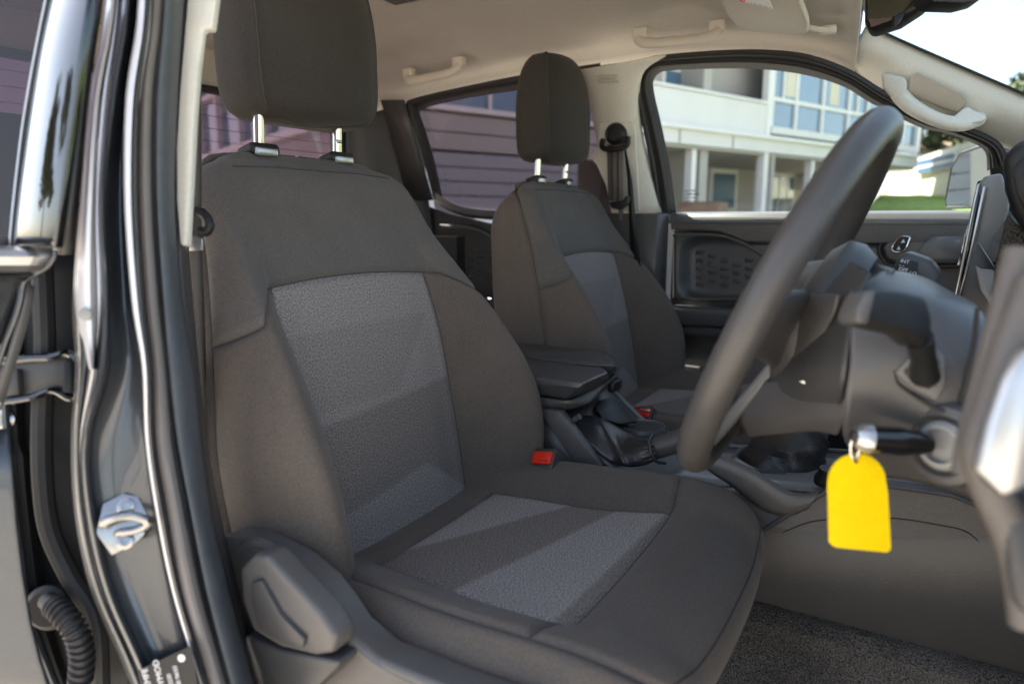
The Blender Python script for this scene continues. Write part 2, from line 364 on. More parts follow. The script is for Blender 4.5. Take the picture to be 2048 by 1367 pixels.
for i in range(len(ms)-1):
    a, b = ms[i], ms[i+1]
    fr = fbox('window', D1, N1, a, a+.07, 2.98, zt, -.1, -.01, 'winframe', bld)
    fbox('pane', D1, N1, a+.075, b-.005, 3.0, 3.42, -.07, -.055, 'pane', fr)
    fbox('pane', D1, N1, a+.075, b-.005, 3.5, zt-.02, -.07, -.055, 'pane', fr)
    fbox('frame', D1, N1, a+.072, b-.002, 3.425, 3.495, -.1, -.015, 'winframe', fr)
    if i in (0, 3): mid = (a+b)/2; fbox('frame', D1, N1, mid-.03, mid+.03, 3.5, zt-.01, -.1, -.02, 'winframe', fr)
for px in (1345, 1450): fbox('fascia_joint', D1, N1, fs(px), fs(px)+.03, sz0+.01, sz1-.01, .061, .075, 'clad', bld)
fbox('gutter', D1, N1, fs(1286), sE+.05, sz1+.0, sz1+.06, .0, .14, 'winframe', bld)
fbox('downpipe', D1, N1, sA+.05, sA+.13, 0, sz0-.055, -.02, .06, 'clad', bld)
for px in (1560, 1645): fbox('curtain', D1, N1, fs(px), fs(px)+.35, 3.55, zt-.04, -.054, -.05, 'fence', bld)
fbox('end_post', D1, N1, sE-.05, sE+.12, 2.86, zt, -.12, .02, 'winframe', bld)
fbox('corner_post', D1, N1, sA-.14, sA-.01, 0, 4.51, -.1, .02, 'winframe', bld)
for px in (1387, 1526, 1622, 1700):
    s = fs(px); fbox('support_post', D1, N1, s-.055, s+.055, 0, sz0-.055, -.18, -.04, 'winframe', bld)
# window behind balcony, door and AC at ground level
s0 = fs(1312, n=-.6); s1 = fs(1400, n=-.6)
f = fbox('window', D1, N1, s0, s1, 3.3, 4.45, -.6, -.56, 'winframe', bld)
for i in range(2):
    a = s0+.06+(s1-s0-.06)*i/2; b = s0+(s1-s0-.06)*(i+1)/2
    for z0_, z1_ in ((3.35, 3.75), (3.82, 4.40)): fbox('pane', D1, N1, a, b, z0_, z1_, -.558, -.55, 'pane', f)
s0, s1 = fs(1412, n=-2.4), fs(1466, n=-2.4)
f = fbox('door', D1, N1, s0, s1, .1, fz(1440, 338, n=-2.4), -2.4, -2.33, 'winframe', bld)
fbox('pane', D1, N1, s0+.09, s1-.09, .9, fz(1440, 338, n=-2.4)-.1, -2.325, -2.32, 'pane', f)
fbox('blind', D1, N1, s0+.12, s1-.12, 1.0, 1.62, -2.318, -2.31, 'fence', f)
s0, s1 = fs(1530, n=-2.4), fs(1580, n=-2.4)
f = fbox('door', D1, N1, s0, s1, .1, fz(1550, 345, n=-2.4), -2.4, -2.33, 'winframe', bld)
for i in range(3): fbox('pane', D1, N1, s0+.06+(s1-s0-.06)*i/3, s0+(s1-s0-.06)*(i+1)/3, .3, fz(1550, 345, n=-2.4)-.1, -2.325, -2.32, 'pane', f)
s0, s1 = fs(1588, n=-2.4), fs(1612, n=-2.4)
acz = fz(1600, 378, n=-2.2)
fbox('air_conditioner', D1, N1, s0, s1, acz, acz+.75, -2.4, -2.05, 'clad_white', bld); fbox('air_conditioner_grille', D1, N1, s0+.04, (s0+s1)/2+.1, acz+.06, acz+.69, -2.045, -2.03, 'plastic_dark', bld)
# left wing: cladding, roller door, white framed window wall
WL = 16
fbox('wing_wall', D2, N2, 0, WL, 0, 4.5, -.3, -.12, 'clad_pink', bld)
fbox('wing_back', D2, N2, .1, WL, 0, 4.4, -6, -5.8, 'clad', bld)
# courses of cladding on wing A seen through the rear door glass
sB = -0.02
zb = fz(950, 222); zr = fz(900, 300); hb = (zb-.06-zr)/2
for k_ in range(2): fbox('board', D1, N1, -.3, fs(1284), zr+k_*hb+.0, zr+(k_+1)*hb-.02, -.02+.012*k_, .05, 'clad_pink', bld)
fbox('board_backing', D1, N1, -.28, fs(1284), zr, zb-.05, -.1, -.03, 'clad', bld)
s_r = fs(1150)
zr = fz(900, 300)
for k_ in range(13): fbox('roller_slat', D1, N1, -.2, s_r, zr-.02-(k_+1)*.17, zr-.035-k_*.17, .0, .04, 'roller', bld)
fbox('roller_backing', D1, N1, -.25, s_r, 0, zr-.02, -.1, -.01, 'plastic_dark', bld)
fbox('upper_window_sill', D1, N1, -.3, fs(1284), zb-.04, zb+.02, -.02, .1, 'winframe', bld)
for i, (a, b) in enumerate(((840, 972), (980, 1070), (1078, 1200))):
    f = fbox('window', D1, N1, fs(a)-.05, fs(a), zb+.02, 4.5, -.02, .06, 'winframe', bld)
    fbox('pane', D1, N1, fs(a)+.002, fs(b), zb+.021, 4.5, 0, .02, 'pane', f)
bld2 = thing('glazed_building', 'building with white window grid and boarded wall behind the rear window', 'building', P(500, 440, d=9))
E1 = P(330, 440, d=16); E1.z = 0; E2 = P(780, 440, d=7.2); E2.z = 0
DD = (E2-E1); LEN = DD.length; DD.normalize(); NN = V((DD.y, -DD.x, 0))
if NN.dot(CAM-E1) < 0: NN = -NN
def g2(name, s0, s1, z0, z1, n0, n1, m, parent): return fbox(name, DD, NN, s0, s1, z0, z1, n0, n1, m, parent, o=E1)
g2('wall', 0, LEN, 0, 2.45, -.2, 0, 'clad', bld2)
for k_ in range(5): g2('board', 0, LEN, .1+k_*.46, .53+k_*.46, .002, .03, 'clad_pink', bld2)
nW = 9
for i in range(nW+1):
    a = LEN*i/nW; f = g2('window', a-.05, a+.05, 2.45, 5.6, -.1, .03, 'winframe', bld2)
    if i < nW: g2('pane', a+.052, LEN*(i+1)/nW-.052, 2.5, 5.6, -.09, -.07, 'pane', f)
g2('window_rail', 0, LEN, 3.45, 3.53, -.06, .036, 'winframe', bld2)
g2('window_rail', 0, LEN, 2.45, 2.55, -.06, .045, 'winframe', bld2)
g2('roof', -.3, LEN+.3, 5.6, 5.9, -4, .5, 'clad', bld2)
del exec_order
# side wall with sign, grass, scrub bank
bank = []
for i in range(30):
    r_ = []
    for j in range(14):
        x = -2+i*1.6; y = 20.5+j*2.2
        r_.append((x, y, -.05 + 1.6*min(j, 3)*(.9+.12*math.sin(i*.9+j))*(min(1, max(0, (x+2.6)/2))) + random.random()*.25))
    bank.append(r_)
grid('hillside', bank, 'scrub', kind='structure')
grid('lawn', [[(x, y, z + .04*math.sin(x*2+y)) for x in [-.95+.5*i for i in range(40)]] for y, z in ((9.5, -.02), (10.5, .7), (11.5, 1.40), (13, 1.55), (15, 1.72), (17, 1.90), (19, 2.0), (22, 2.2))], 'grass', kind='structure')
fw_ = thing('boundary_wall', 'cream boundary wall with a blue sign panel beyond the grass', 'wall', P(1850, 440, Y=19))
wa, wb = P(1770, 440, Y=19.5), P(2010, 440, Y=15.5); wa.z = wb.z = 0
wd = (wb-wa).normalized(); wn = V((wd.y, -wd.x, 0)); wl = (wb-wa).length
def wbx(name, s0, s1, z0, z1, n0, n1, m, parent): return fbox(name, wd, wn, s0, s1, z0, z1, n0, n1, m, parent, o=wa)
wa.z = wb.z = 1.2
za, zc = P(1770, 335, pl=(wn.x, wn.y, 0, wn.dot(wa))).z, P(1930, 285, pl=(wn.x, wn.y, 0, wn.dot(wa))).z
sl = (P(1930, 300, pl=(wn.x, wn.y, 0, wn.dot(wa)))-wa).dot(wd)
prism('wall', [wa, wa+wd*wl, wa+wd*wl+Zv*(za-1.2+(zc-za)*wl/sl), wa+Zv*(za-1.2)], -wn*.2, 'fence', fw_, smooth=False)
def sg(px, py): return P(px, py, pl=(wn.x, wn.y, 0, wn.dot(wa)+.05))
prism('sign_panel', [sg(1835, 350), sg(1915, 333), sg(1912, 303), sg(1835, 321)], wn*.03, 'clad_white', fw_, smooth=False)
prism('sign_stripe', [sg(1838, 331), sg(1912, 316), sg(1912, 306), sg(1838, 322)], wn*.045, 'blue', fw_, smooth=False)
prism('sign_stripe', [sg(1838, 347), sg(1912, 331), sg(1912, 322), sg(1838, 338)], wn*.045, 'blue', fw_, smooth=False)
for i in range(9):
    px = 1772+i*5; a, b = sg(px, 352), sg(px, 326)
    tube('railing_bar', [a, b], .025, 'winframe', fw_, smoothp=False, sides=6)
pst = P(1815, 415, Y=17); tag_p = tube('lamp_pole', [V((pst.x, 17, 0)), V((pst.x, 17, P(1815, 300, Y=17).z))], .05, 'winframe', smoothp=False, sides=8,
     label='thin white pole standing on the grass before the boundary wall', cat='pole')
box('storage_crate', P(1406, 430, d=9.6), (.56, .5, .36), 'timber', label='low brown timber box outside below the side window', cat='box', bev=.01)
def foliage(name, c, rad, n, m, parent, size=.12):
    bm = bmesh.new()
    cl = [(V((random.gauss(0, .5)*rad[0], random.gauss(0, .5)*rad[1], random.gauss(0, .45)*rad[2])), .25+.35*random.random()) for _ in range(14)]
    for i in range(n):
        cc, rr = random.choice(cl); d = V((random.gauss(0, 1), random.gauss(0, 1), random.gauss(0, 1))).normalized()*rr*random.random()**.4
        p = V(c) + cc + V((d.x*rad[0], d.y*rad[1], d.z*rad[2])); s = size*(.6+.8*random.random())
        a = V((random.gauss(0, 1), random.gauss(0, 1), random.gauss(0, 1))).normalized(); b = a.orthogonal().normalized()
        bm.faces.new([bm.verts.new(p+a*s), bm.verts.new(p+b*s*.5), bm.verts.new(p-a*s), bm.verts.new(p-b*s*.5)])
    return bm_obj(name, bm, m, parent, smooth=False)
def bush(px, py, Y, rad, label, n=1500, size=.16, nm='bush'):
    c = P(px, py, Y=Y); t = thing(nm, label, 'tree' if 'tree' in nm else 'bush', (c.x, c.y, 0), 'bushes on the bank')
    foliage('crown', c, rad, n, 'leaf', t, size)
    for k_ in range(4):
        tube('limb', [V((c.x, c.y, max(0, c.z-rad[2]-2))), V((c.x+random.uniform(-.1, .1), c.y, c.z-rad[2]*.6)), c+V((random.uniform(-.6, .6)*rad[0], random.uniform(-.5, .5)*rad[1], rad[2]*.3))], [.11, .07, .02], 'bark', t, sides=6, n=4)
    return t
bush(1838, 240, 26, (.9, .8, .8), 'dark green bush on the bank nearest the end of the building')
bush(1940, 262, 25, (.8, .8, .45), 'low olive bush on the bank above the sign')
bush(2062, 190, 30, (.8, 1.2, .9), 'dark tree top rising behind the windscreen pillar', nm='tree')
# trees behind the photographer and left of the truck, mirrored in the paint and glass
for k_, (x, y, z) in enumerate(((11, -12, 3.4), (-7, -24, 3.0), (-12, -8, 4.5))):
    t = thing('tree', ['broad dark tree on the open side ahead of the truck', 'tall dark tree facing the open driver door', 'tall tree behind and to the open side of the truck'][k_], 'tree', (x, y, 0), 'trees on the open side')
    foliage('crown', (x, y, z), (2.2, 2.2, 1.9), 1800, 'leaf', t, .25)
    tube('trunk', [V((x, y, 0)), V((x+.1, y, 1.6)), V((x-.1, y+.1, z+.8))], [.2, .15, .04], 'bark', t, sides=8)

# ================================================================== TRUCK CABIN SHELL
cabin = thing('pickup_cabin', 'dark metallic pickup truck cabin with pale headliner, open on the driver side', 'truck', (0, 0, .3))
def roof_z(x, y):      # headliner height
    fr = max(0, (x+.55))/.45; re = max(0, (-.95-x))/.6
    z = 1.815 - .085*fr**2*.8 - .045*re**1.5
    e = abs(y)/.66; return z - .075*e**5 - .018*e*e
edge = crv([(-1.56, 1.685), (-1.346, 1.707), (-.951, 1.738), (-.62, 1.745), (-.44, 1.736), (-.27, 1.705), (-.16, 1.662)], 5)
rows = []
ex = [-1.56+ (1.40)*i/40 for i in range(41)]
def ez(x):
    for (a, za_), (b, zb_) in zip(edge, edge[1:]):
        if a <= x <= b: return za_+(zb_-za_)*(x-a)/max(1e-6, b-a)
    return edge[-1][1] if x > edge[-1][0] else edge[0][1]
for x in ex:
    r_ = []
    for j in range(49):
        q = -1+2*j/48; y = .64*q; zc_ = 1.812 - .05*max(0, (x+.5)/.36)**2 - .05*max(0, (-.95-x)/.6)**1.5; ze = ez(x)
        a = abs(q); z = ze + (zc_-ze)*(1-a**3.2)**.85
        xx = x + (.04*(1-a*a) if x > -.3 else 0)*((x+.3)/.14 if x > -.3 else 0)
        r_.append((xx, y, z))
    rows.append(r_)
grid('headliner', rows, 'beige', cabin, thick=.006)
grid('roof_panel', [[(x, y, 1.90-.05*abs(y)/.6-.0*x) for y in (-.74, -.5, 0, .5, .74)] for x in (-1.75, -.8, -.14)], 'paint', cabin, thick=.01)
for sy in (1, -1):
    grid('roof_rail', [[(x, sy*.66, ez(x)-.004), (x, sy*.74, 1.84)] for x in ex], 'paint', cabin, thick=.01)
box('windscreen_header', (-.125, 0, 1.81), (.04, 1.3, .11), 'beige', cabin, bev=.012)
# far windscreen pillar trim
up_l = crv([(1731, 52), (1800, 84), (1900, 128), (2048, 192), (2200, 258)], 6); lo_l = crv([(1685, 137), (1765, 190), (1850, 238), (1990, 286), (2160, 350)], 6)
rows = []
for (a, b), (c, d) in zip(up_l, lo_l):
    rows.append([P(a+(c-a)*t, b+(d-b)*t, Y=.60+.075*t-.03*math.sin(math.pi*t)) for t in [k/10 for k in range(11)]])
grid('windscreen_pillar_trim', rows, 'beige_plastic', cabin, thick=.004)
rows = [[(p[0].x, -p[0].y, p[0].z) for _ in (0,)] + [(p[-1].x+.0, -p[-1].y, p[-1].z)] for p in [rows[i] for i in (0, 6, 12, 18, 24)]]
# windscreen
tl = [P(a, b, Y=.60) for a, b in up_l]
g_edge = [(p.x, p.z) for p in tl]; x0_, z0_ = g_edge[0]; x1_, z1_ = g_edge[-1]; k_s = (z1_-z0_)/(x1_-x0_)
wrows = []
for i in range(13):
    xx = x0_+(.95-x0_)*i/12; hw = .60+.12*i/12
    wrows.append([(xx+.10*(1-(q/10)**2), hw*q/10, z0_+k_s*(xx-x0_)) for q in range(-10, 11)])
grid('windscreen', wrows, 'wind', cabin, thick=.004)
band('windscreen_seal', [p+V((0, .006, .004)) for p in tl], [p+V((0, -.012, .002)) for p in tl], 'rubber', cabin, thick=.004)
# floor, sill, rear wall
fl = []
XCH = P(1718, 1320, Y=-.25).x
for i in range(240):
    x = -1.7+2.9*i/239
    fl.append([(x, y, z+.006*math.sin(x*40+y*22)*(1 if abs(y) > .2 else .3)-(.040*math.exp(-((x-XCH)/.016)**4)+.010*math.exp(-((x-XCH+.17+y*.2)/.010)**2)) if -.75 < y < -.14 else z) for y, z in ((-.74, .60), (-.66, .565), (-.55, .56), (-.42, .56), (-.33, .565), (-.27, .595), (-.20, .68), (-.155, .77), (-.137, .812), (0, .818), (.16, .82), (.22, .75), (.3, .6), (.42, .56), (.72, .56))])
fl = [[tuple(p) for p in cr(r_, 3)] for r_ in fl]
grid('floor_carpet', fl, 'carpet', cabin, thick=.01)
box('door_sill', (-.2, -.76, .565), (1.5, .06, .09), 'plastic', cabin, bev=.02)
box('rocker_panel', (-.2, -.83, .47), (3.0, .09, .24), 'paint', cabin, bev=.03)
box('underfloor', (-.3, 0, .46), (3.0, 1.5, .04), 'plastic_dark', cabin)
box('firewall', (1.0, 0, .85), (.04, 1.5, .85), 'plastic_dark', cabin)
XR = -1.57
box('rear_wall_panel', (XR, 0, .90), (.06, 1.42, .74), 'plastic_dark', cabin)
box('rear_wall_panel', (XR, 0, 1.74), (.06, 1.36, .14), 'beige', cabin, bev=.01)
for sy in (1, -1): box('rear_corner_panel', (XR, sy*.63, 1.46), (.06, .22, .46), 'plastic', cabin)
rg = box('rear_window', (XR-.015, 0, 1.465), (.006, 1.04, .42), 'tint2', cabin)
for k_ in range(12): box('defroster_line', (XR-.010, 0, 1.30+k_*.031), (.001, 1.02, .0012), 'ink', rg)
tube('rear_window_seal', [(XR+.032, -.515, 1.27), (XR+.032, .515, 1.27), (XR+.032, .515, 1.665), (XR+.032, -.515, 1.665)], .011, 'rubber', cabin, closed=True, smoothp=False, sides=8)
# far rear pillar (dark) between rear window and rear door glass
rows = []
for t in [k/8 for k in range(9)]:
    rows.append([(XR+.03+.02*t, .52, 1.27+.40*t), (XR+.09, .60, 1.27+.405*t), (-1.40-.03*t, .665, 1.27+.43*t), (-1.34-.05*t, .69, 1.27+.44*t)])
grid('rear_pillar_trim', rows, 'plastic', cabin, thick=.006)
box('rear_side_panel', (-1.42, .70, .95), (.36, .05, .7), 'plastic', cabin)
# far centre pillar: upper pale trim with belt recess, lower grey trim
def yf(z): return .70-.16*max(0, z-1.367)/.38
def wall_pts(pts, off=0): return [P(a, b, pl=(0, 1, .16/.38, .70+.16/.38*1.367-off)) for a, b in pts]
L1 = crv([(1160, 140), (1178, 200), (1200, 300), (1225, 425)], 6); R1 = crv([(1335, 110), (1283, 150), (1283, 260), (1322, 425)], 6)
rows = []
for (a, b), (c, d) in zip(L1, R1):
    rows.append([wall_pts([(a+(c-a)*t, b+(d-b)*t)], .045*math.sin(math.pi*min(1, t*.9+.08))**.5)[0] for t in [k/12 for k in range(13)]])
grid('centre_pillar_upper_trim', rows, 'beige_plastic', cabin, thick=.006)
rows = []
for z in (1.367, 1.2, 1.0, .8, .6):
    rows.append([(-.80, .70, z), (-.79, .66, z), (-.66, .645, z), (-.595, .655, z), (-.580, .70, z)])
grid('centre_pillar_lower_trim', rows, 'plastic_grey', cabin, thick=.006)
# belt slot frame on the pillar
pp_ = wall_pts([(1210, 252), (1270, 250), (1276, 300), (1282, 420)], .052)
prism('belt_slot_frame', wall_pts([(1204, 246), (1268, 244), (1274, 262), (1282, 422), (1226, 422), (1214, 370), (1196, 330), (1178, 310), (1196, 300)], .046), (0, -.012, 0), 'beige_plastic', cabin, bev=.004)
aq = wall_pts([(1196, 152), (1235, 150), (1237, 164), (1198, 166)], .052)
tube('airbag_plate', aq, .0012, 'beige_handle', cabin, closed=True, smoothp=False, sides=6)
x_ = (aq[1]-aq[0]); text('airbag_lettering', 'AIRBAG', .0115, aq[3]+V((.004, -.006, .004)), x_, Zv, 'beige_handle', cabin, ext=.0008)

# ---------------- near centre pillar (beside the camera)
near = []
PYS = [-60, 60, 200, 400, 600, 733, 883, 1033, 1183, 1333, 1480]
COLS = [
 [220, 207, 180, 163, 147, 152, 144, 152, 185, 250, 305],
 [226, 214, 188, 170, 157, 158, 150, 158, 192, 257, 312],
 [234, 222, 198, 182, 176, 170, 155, 164, 198, 263, 318],
 [239, 228, 207, 194, 196, 184, 160, 169, 203, 268, 323],
 [246, 236, 215, 200, 205, 196, 166, 174, 209, 274, 330],
 [256, 246, 224, 208, 214, 208, 172, 182, 218, 283, 340],
 [266, 258, 236, 218, 224, 222, 190, 200, 235, 298, 352],
 [276, 268, 248, 238, 246, 256, 235, 245, 275, 330, 380],
 [283, 276, 257, 252, 262, 284, 290, 308, 338, 383, 430],
 [291, 284, 264, 260, 273, 292, 297, 318, 349, 394, 441],
 [299, 291, 272, 268, 281, 297, 302, 325, 355, 400, 446],
 [306, 298, 280, 277, 289, 303, 309, 333, 363, 408, 453],
 [313, 306, 290, 289, 300, 315, 328, 352, 383, 426, 470],
 [323, 315, 301, 300, 313, 327, 341, 367, 397, 439, 482],
 [331, 323, 312, 312, 325, 336, 353, 381, 411, 450, 492]]
DEP = [.612, .598, .592, .600, .594, .586, .596, .606, .604, .596, .590, .598, .606, .604, .616]
rc = []
for i, py in enumerate(PYS): rc.append([(COLS[j][i], (.600+(DEP[j]-.600)*(1.5 if py < 800 else 1))+(.004 if py > 1100 else 0)) for j in range(len(COLS))])
rows_c = [crv(r_, 4) for r_ in rc]
ncol = len(rows_c[0]); ys = crv([(float(y),) for y in PYS], 8)
rows = []
colsp = [crv([rows_c[i][j] for i in range(len(PYS))], 8) for j in range(ncol)]
for i in range(len(ys)): rows.append([P(colsp[j][i][0], ys[i][0], d=colsp[j][i][1]) for j in range(ncol)])
pil = grid('door_pillar', rows, 'paint', cabin, thick=.002, label='dark metallic door pillar beside the driver seat')
def vstrip(name, L_, R_, dl, dr, m, bulge=.006, parent=cabin, n=6, ys_=PYS, **k):
    rows = []
    a = crv([(float(y), float(l), float(r)) for y, l, r in zip(ys_, L_, R_)], 8)
    for y, l, r in a: rows.append([P(l+(r-l)*t, y, d=dl+(dr-dl)*t-bulge*math.sin(math.pi*t)) for t in [q/n for q in range(n+1)]])
    return grid(name, rows, m, parent, thick=.002, **k)
vstrip('pillar_seal', [333, 325, 314, 314, 327, 338, 355, 383, 413, 452, 494], [374, 366, 357, 351, 364, 387, 404, 425, 461, 500, 540], .612, .66, 'rubber_ribbed', .012)
vstrip('pillar_lower_trim', [362, 364, 360, 354, 364, 386, 402, 424, 460, 499, 539], [376, 378, 374, 370, 384, 396, 412, 440, 478, 515, 555], .662, .70, 'plastic', .003)
def colpts(a, b, t, off, y0, y1, n=6):
    v = crv([(float(y), COLS[a][i]+(COLS[b][i]-COLS[a][i])*t, rc[i][a][1]+(rc[i][b][1]-rc[i][a][1])*t+off) for i, y in enumerate(PYS)], n)
    return [P(x, y, d=q) for y, x, q in v if y0 <= y <= y1]
tube('flange_highlight_line', colpts(3, 4, .2, -.001, -60, 1480), [.0030, .0042, .0036, .0022, .0020, .0018], 'edge', cabin, n=1, sides=10)  # pale tubes painted as the highlights along the pillar edges
tube('flange_highlight_line', colpts(9, 10, .2, -.001, -60, 1480), [.0052, .0058, .0045, .0026, .0022, .0020], 'edge', cabin, n=1, sides=10)
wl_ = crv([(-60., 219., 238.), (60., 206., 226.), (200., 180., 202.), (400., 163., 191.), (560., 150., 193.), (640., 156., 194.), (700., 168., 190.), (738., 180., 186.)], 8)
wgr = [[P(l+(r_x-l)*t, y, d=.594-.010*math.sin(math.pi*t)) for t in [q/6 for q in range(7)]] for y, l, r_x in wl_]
wdg = grid('pillar_flange_highlight', wgr, 'edge', cabin, thick=.002)  # flange coloured pale to imitate bright sky mirrored in dark paint
lathe('blanking_plug', [(.0055, 0), (.0055, .002), (.003, .003), (0, .003)], P(173, 628, d=.583), -FW, 'screen', cabin, seg=16)
vstrip('seal_lip', [COLS[11][i]-2 for i in range(11)], [COLS[13][i]+2 for i in range(11)], .603, .606, 'lip', .008)
# pale upper trim strip with its notch
prism('pillar_upper_trim', [P(a, b, d=.655) for a, b in ((376, -30), (436, -30), (428, 30), (424, 58), (405, 57), (396, 130), (388, 230), (380, 380), (374, 491), (359, 491), (352, 400), (351, 300), (358, 180), (368, 60))], FW*.012, 'beige_plastic', cabin, bev=.003)
# striker
st = P(250, 1045, d=.60)
e1 = (P(300, 1045, d=.61)-P(200, 1045, d=.598)).normalized(); nrm = (CAM-st).normalized(); e2 = nrm.cross(e1).normalized(); nrm = e1.cross(e2).normalized()
if nrm.dot(CAM-st) < 0: nrm = -nrm
def lo(a, b, c=0): return st+e1*a*.001+e2*b*.001+nrm*c*.001
uppx = 1 if (e2.z > 0) else -1
hexp = [lo(-19, 16*uppx, 0), lo(-4, 25*uppx, 0), lo(8, 23*uppx, 0), lo(18, 6*uppx, 0), lo(17, -10*uppx, 0), lo(10, -18*uppx, 0), lo(-6, -27*uppx, 0), lo(-21, -8*uppx, 0)]
stk = prism('striker', hexp, nrm*.004, 'steel', cabin, bev=.001)
for (a, b) in ((0, 14*uppx), (3, -15*uppx)): lathe('bolt', [(.0075, 0), (.0075, .003), (.005, .0045), (.003, .0045), (.003, .002)], lo(a, b, 3), nrm, 'steel', stk, seg=16)
tube('latch_loop', [lo(-14, -3*uppx, 2), lo(-14, -1*uppx, 14), lo(-8, 3*uppx, 20), lo(6, 6*uppx, 20), lo(18, 3*uppx, 20), lo(20, -2*uppx, 17), lo(12, -6*uppx, 14), lo(0, -8*uppx, 12), lo(-4, -9*uppx, 3)], .0036, 'steel', stk, sides=10)
# certification label
a0, a1, a2, a3 = P(275, 1340, d=.588), P(383, 1290, d=.584), P(400, 1400, d=.584), P(300, 1440, d=.588)
cl = prism('certification_label', [a0, a1, a2, a3], (CAM-a0).normalized()*.001, 'ink', cabin, bev=0)
xd = (a1-a0).normalized(); yd = (a0-a3).normalized(); nn = xd.cross(yd).normalized()
if nn.dot(CAM-a0) < 0: nn = -nn
for k_, (s, u, v) in enumerate((('MFD BY MOTOR CO', .0042, .010), ('MADE IN THAILAND', .0042, .016), ('VIN MPBCMFF70', .0052, .025), ('GVM 3230 KG', .0062, .036))):
    pass
vd = -yd
for k_, (s, sz, off) in enumerate((('MNACMFE', .0075, .018), ('BNDYMOD', .0075, .030), ('GVM 3230', .005, .038), ('MADE 06/23', .005, .045))):
    text('label_print', s, sz, a0+xd*(off-.008)+vd*.036+nn*.0015, -vd, -xd, 'white', cl, ext=.0001)
lathe('label_emblem', [(.0032, 0), (.0032, .0004), (0, .0005)], a0+xd*.043+vd*.006+nn*.001, nn, 'white', cl, seg=16)
# dark jamb behind the pillar, hinge, cable boot
jl = crv([(-60., -30.), (500., -10.), (640., 2.), (830., 8.), (1000., 22.), (1200., 50.), (1300., 78.), (1480., 150.)], 6)
rows = [[P(l+( (260 if y > 900 else 190)-l)*t, y, d=.69+.02*t-.012*math.sin(math.pi*min(1, t*5))) for t in [q/24 for q in range(25)]] for y, l in jl if y > 480]
grid('rear_door_jamb', rows, 'plastic_dark', cabin, thick=.004)
tube('jamb_edge', [P(l+4, y, d=.675) for y, l in jl if y > 560], .0042, 'paint', cabin, sides=8, n=2)
tube('rear_door_seal', [P(a, b, d=.672) for a, b in ((84, 520), (88, 620), (90, 700), (84, 850), (86, 960), (100, 1060), (140, 1150), (190, 1240), (200, 1400))], .0095, 'rubber', cabin, sides=10)
hg = prism('door_hinge', [P(a, b, d=.655) for a, b in ((-20, 722), (95, 708), (112, 700), (150, 702), (172, 735), (160, 795), (130, 800), (110, 785), (-20, 812))], FW*.02, 'plastic', cabin, bev=.004)
tube('hinge_edge', [P(a, b, d=.652) for a, b in ((-20, 726), (60, 716), (100, 714), (135, 706), (158, 722))], .004, 'gloss', hg, sides=8)
tube('hinge_edge', [P(a, b, d=.652) for a, b in ((-20, 806), (60, 795), (105, 780), (140, 796), (160, 785))], .0035, 'gloss', hg, sides=8)
lathe('hinge_pin', [(.006, -.016), (.006, .012), (.004, .015), (0, .015)], P(140, 750, d=.655), UP, 'plastic_dark', hg, seg=16)
prism('hinge_block', [P(a, b, d=.648) for a, b in ((2, 742), (34, 736), (38, 790), (4, 794))], FW*.01, 'plastic', hg, bev=.003)
lathe('screw', [(.011, 0), (.011, .003), (.006, .007), (.0, .007)], P(12, 838, d=.68), -FW, 'steel', cabin, seg=16)
bt = tube('cable_boot', [P(a, b, d=q) for a, b, q in ((95, 1200, .66), (125, 1225, .64), (152, 1262, .635), (164, 1310, .64), (160, 1370, .65))], .0085, 'rubber', cabin, sides=14, n=6)
lathe('boot_flange', [(.022, 0), (.022, .004), (.017, .008), (.013, .008)], P(100, 1212, d=.672), -FW, 'rubber', bt, seg=20)
cc_ = cr([P(a, b, d=q) for a, b, q in ((105, 1208, .65), (125, 1225, .64), (152, 1262, .635), (164, 1310, .64), (160, 1370, .65))], 4)
for i in range(1, len(cc_)-1):
    lathe('boot_rib', [(.007, -.0032), (.0112, -.001), (.0112, .001), (.007, .0032)], cc_[i], cc_[i+1]-cc_[i-1], 'rubber', bt, seg=16)

# ================================================================== FAR DOORS
fd = thing('passenger_door', 'closed far front door with speaker grille relief, window switch and armrest', 'door', (-.2, .70, .55))
prism('door_panel', [V((x, .742, z)) for x, z in ((-.578, 1.345), (.45, 1.345), (.45, .56), (-.578, .56))], (0, .05, 0), 'plastic', fd, smooth=False)
# upper pad with curved lower edge
pd = PL([(1343, 432), (2020, 432), (2020, 486), (1720, 487), (1560, 486), (1494, 484), (1470, 474), (1440, 463), (1400, 461), (1345, 461)], Y=.71)
prism('upper_pad', pd, (0, -.018, 0), 'plastic_brown', fd, bev=.006, seg=3)
prism('belt_sill', [V((-.575, y, z)) for y, z in ((.765, 1.352), (.765, 1.369), (.715, 1.371), (.700, 1.366), (.690, 1.352), (.690, 1.340), (.72, 1.338))], (1.02, 0, 0), 'plastic_trim', fd, bev=.003)
tube('door_edge_seal', [V((-.588, .69, z)) for z in (1.36, 1.0, .6)], .011, 'rubber', fd, smoothp=False, sides=8)
ap = PL([(1345, 466), (1440, 468), (1472, 480), (1520, 506), (1600, 560), (1700, 600), (1700, 640), (1352, 640)], Y=.713)
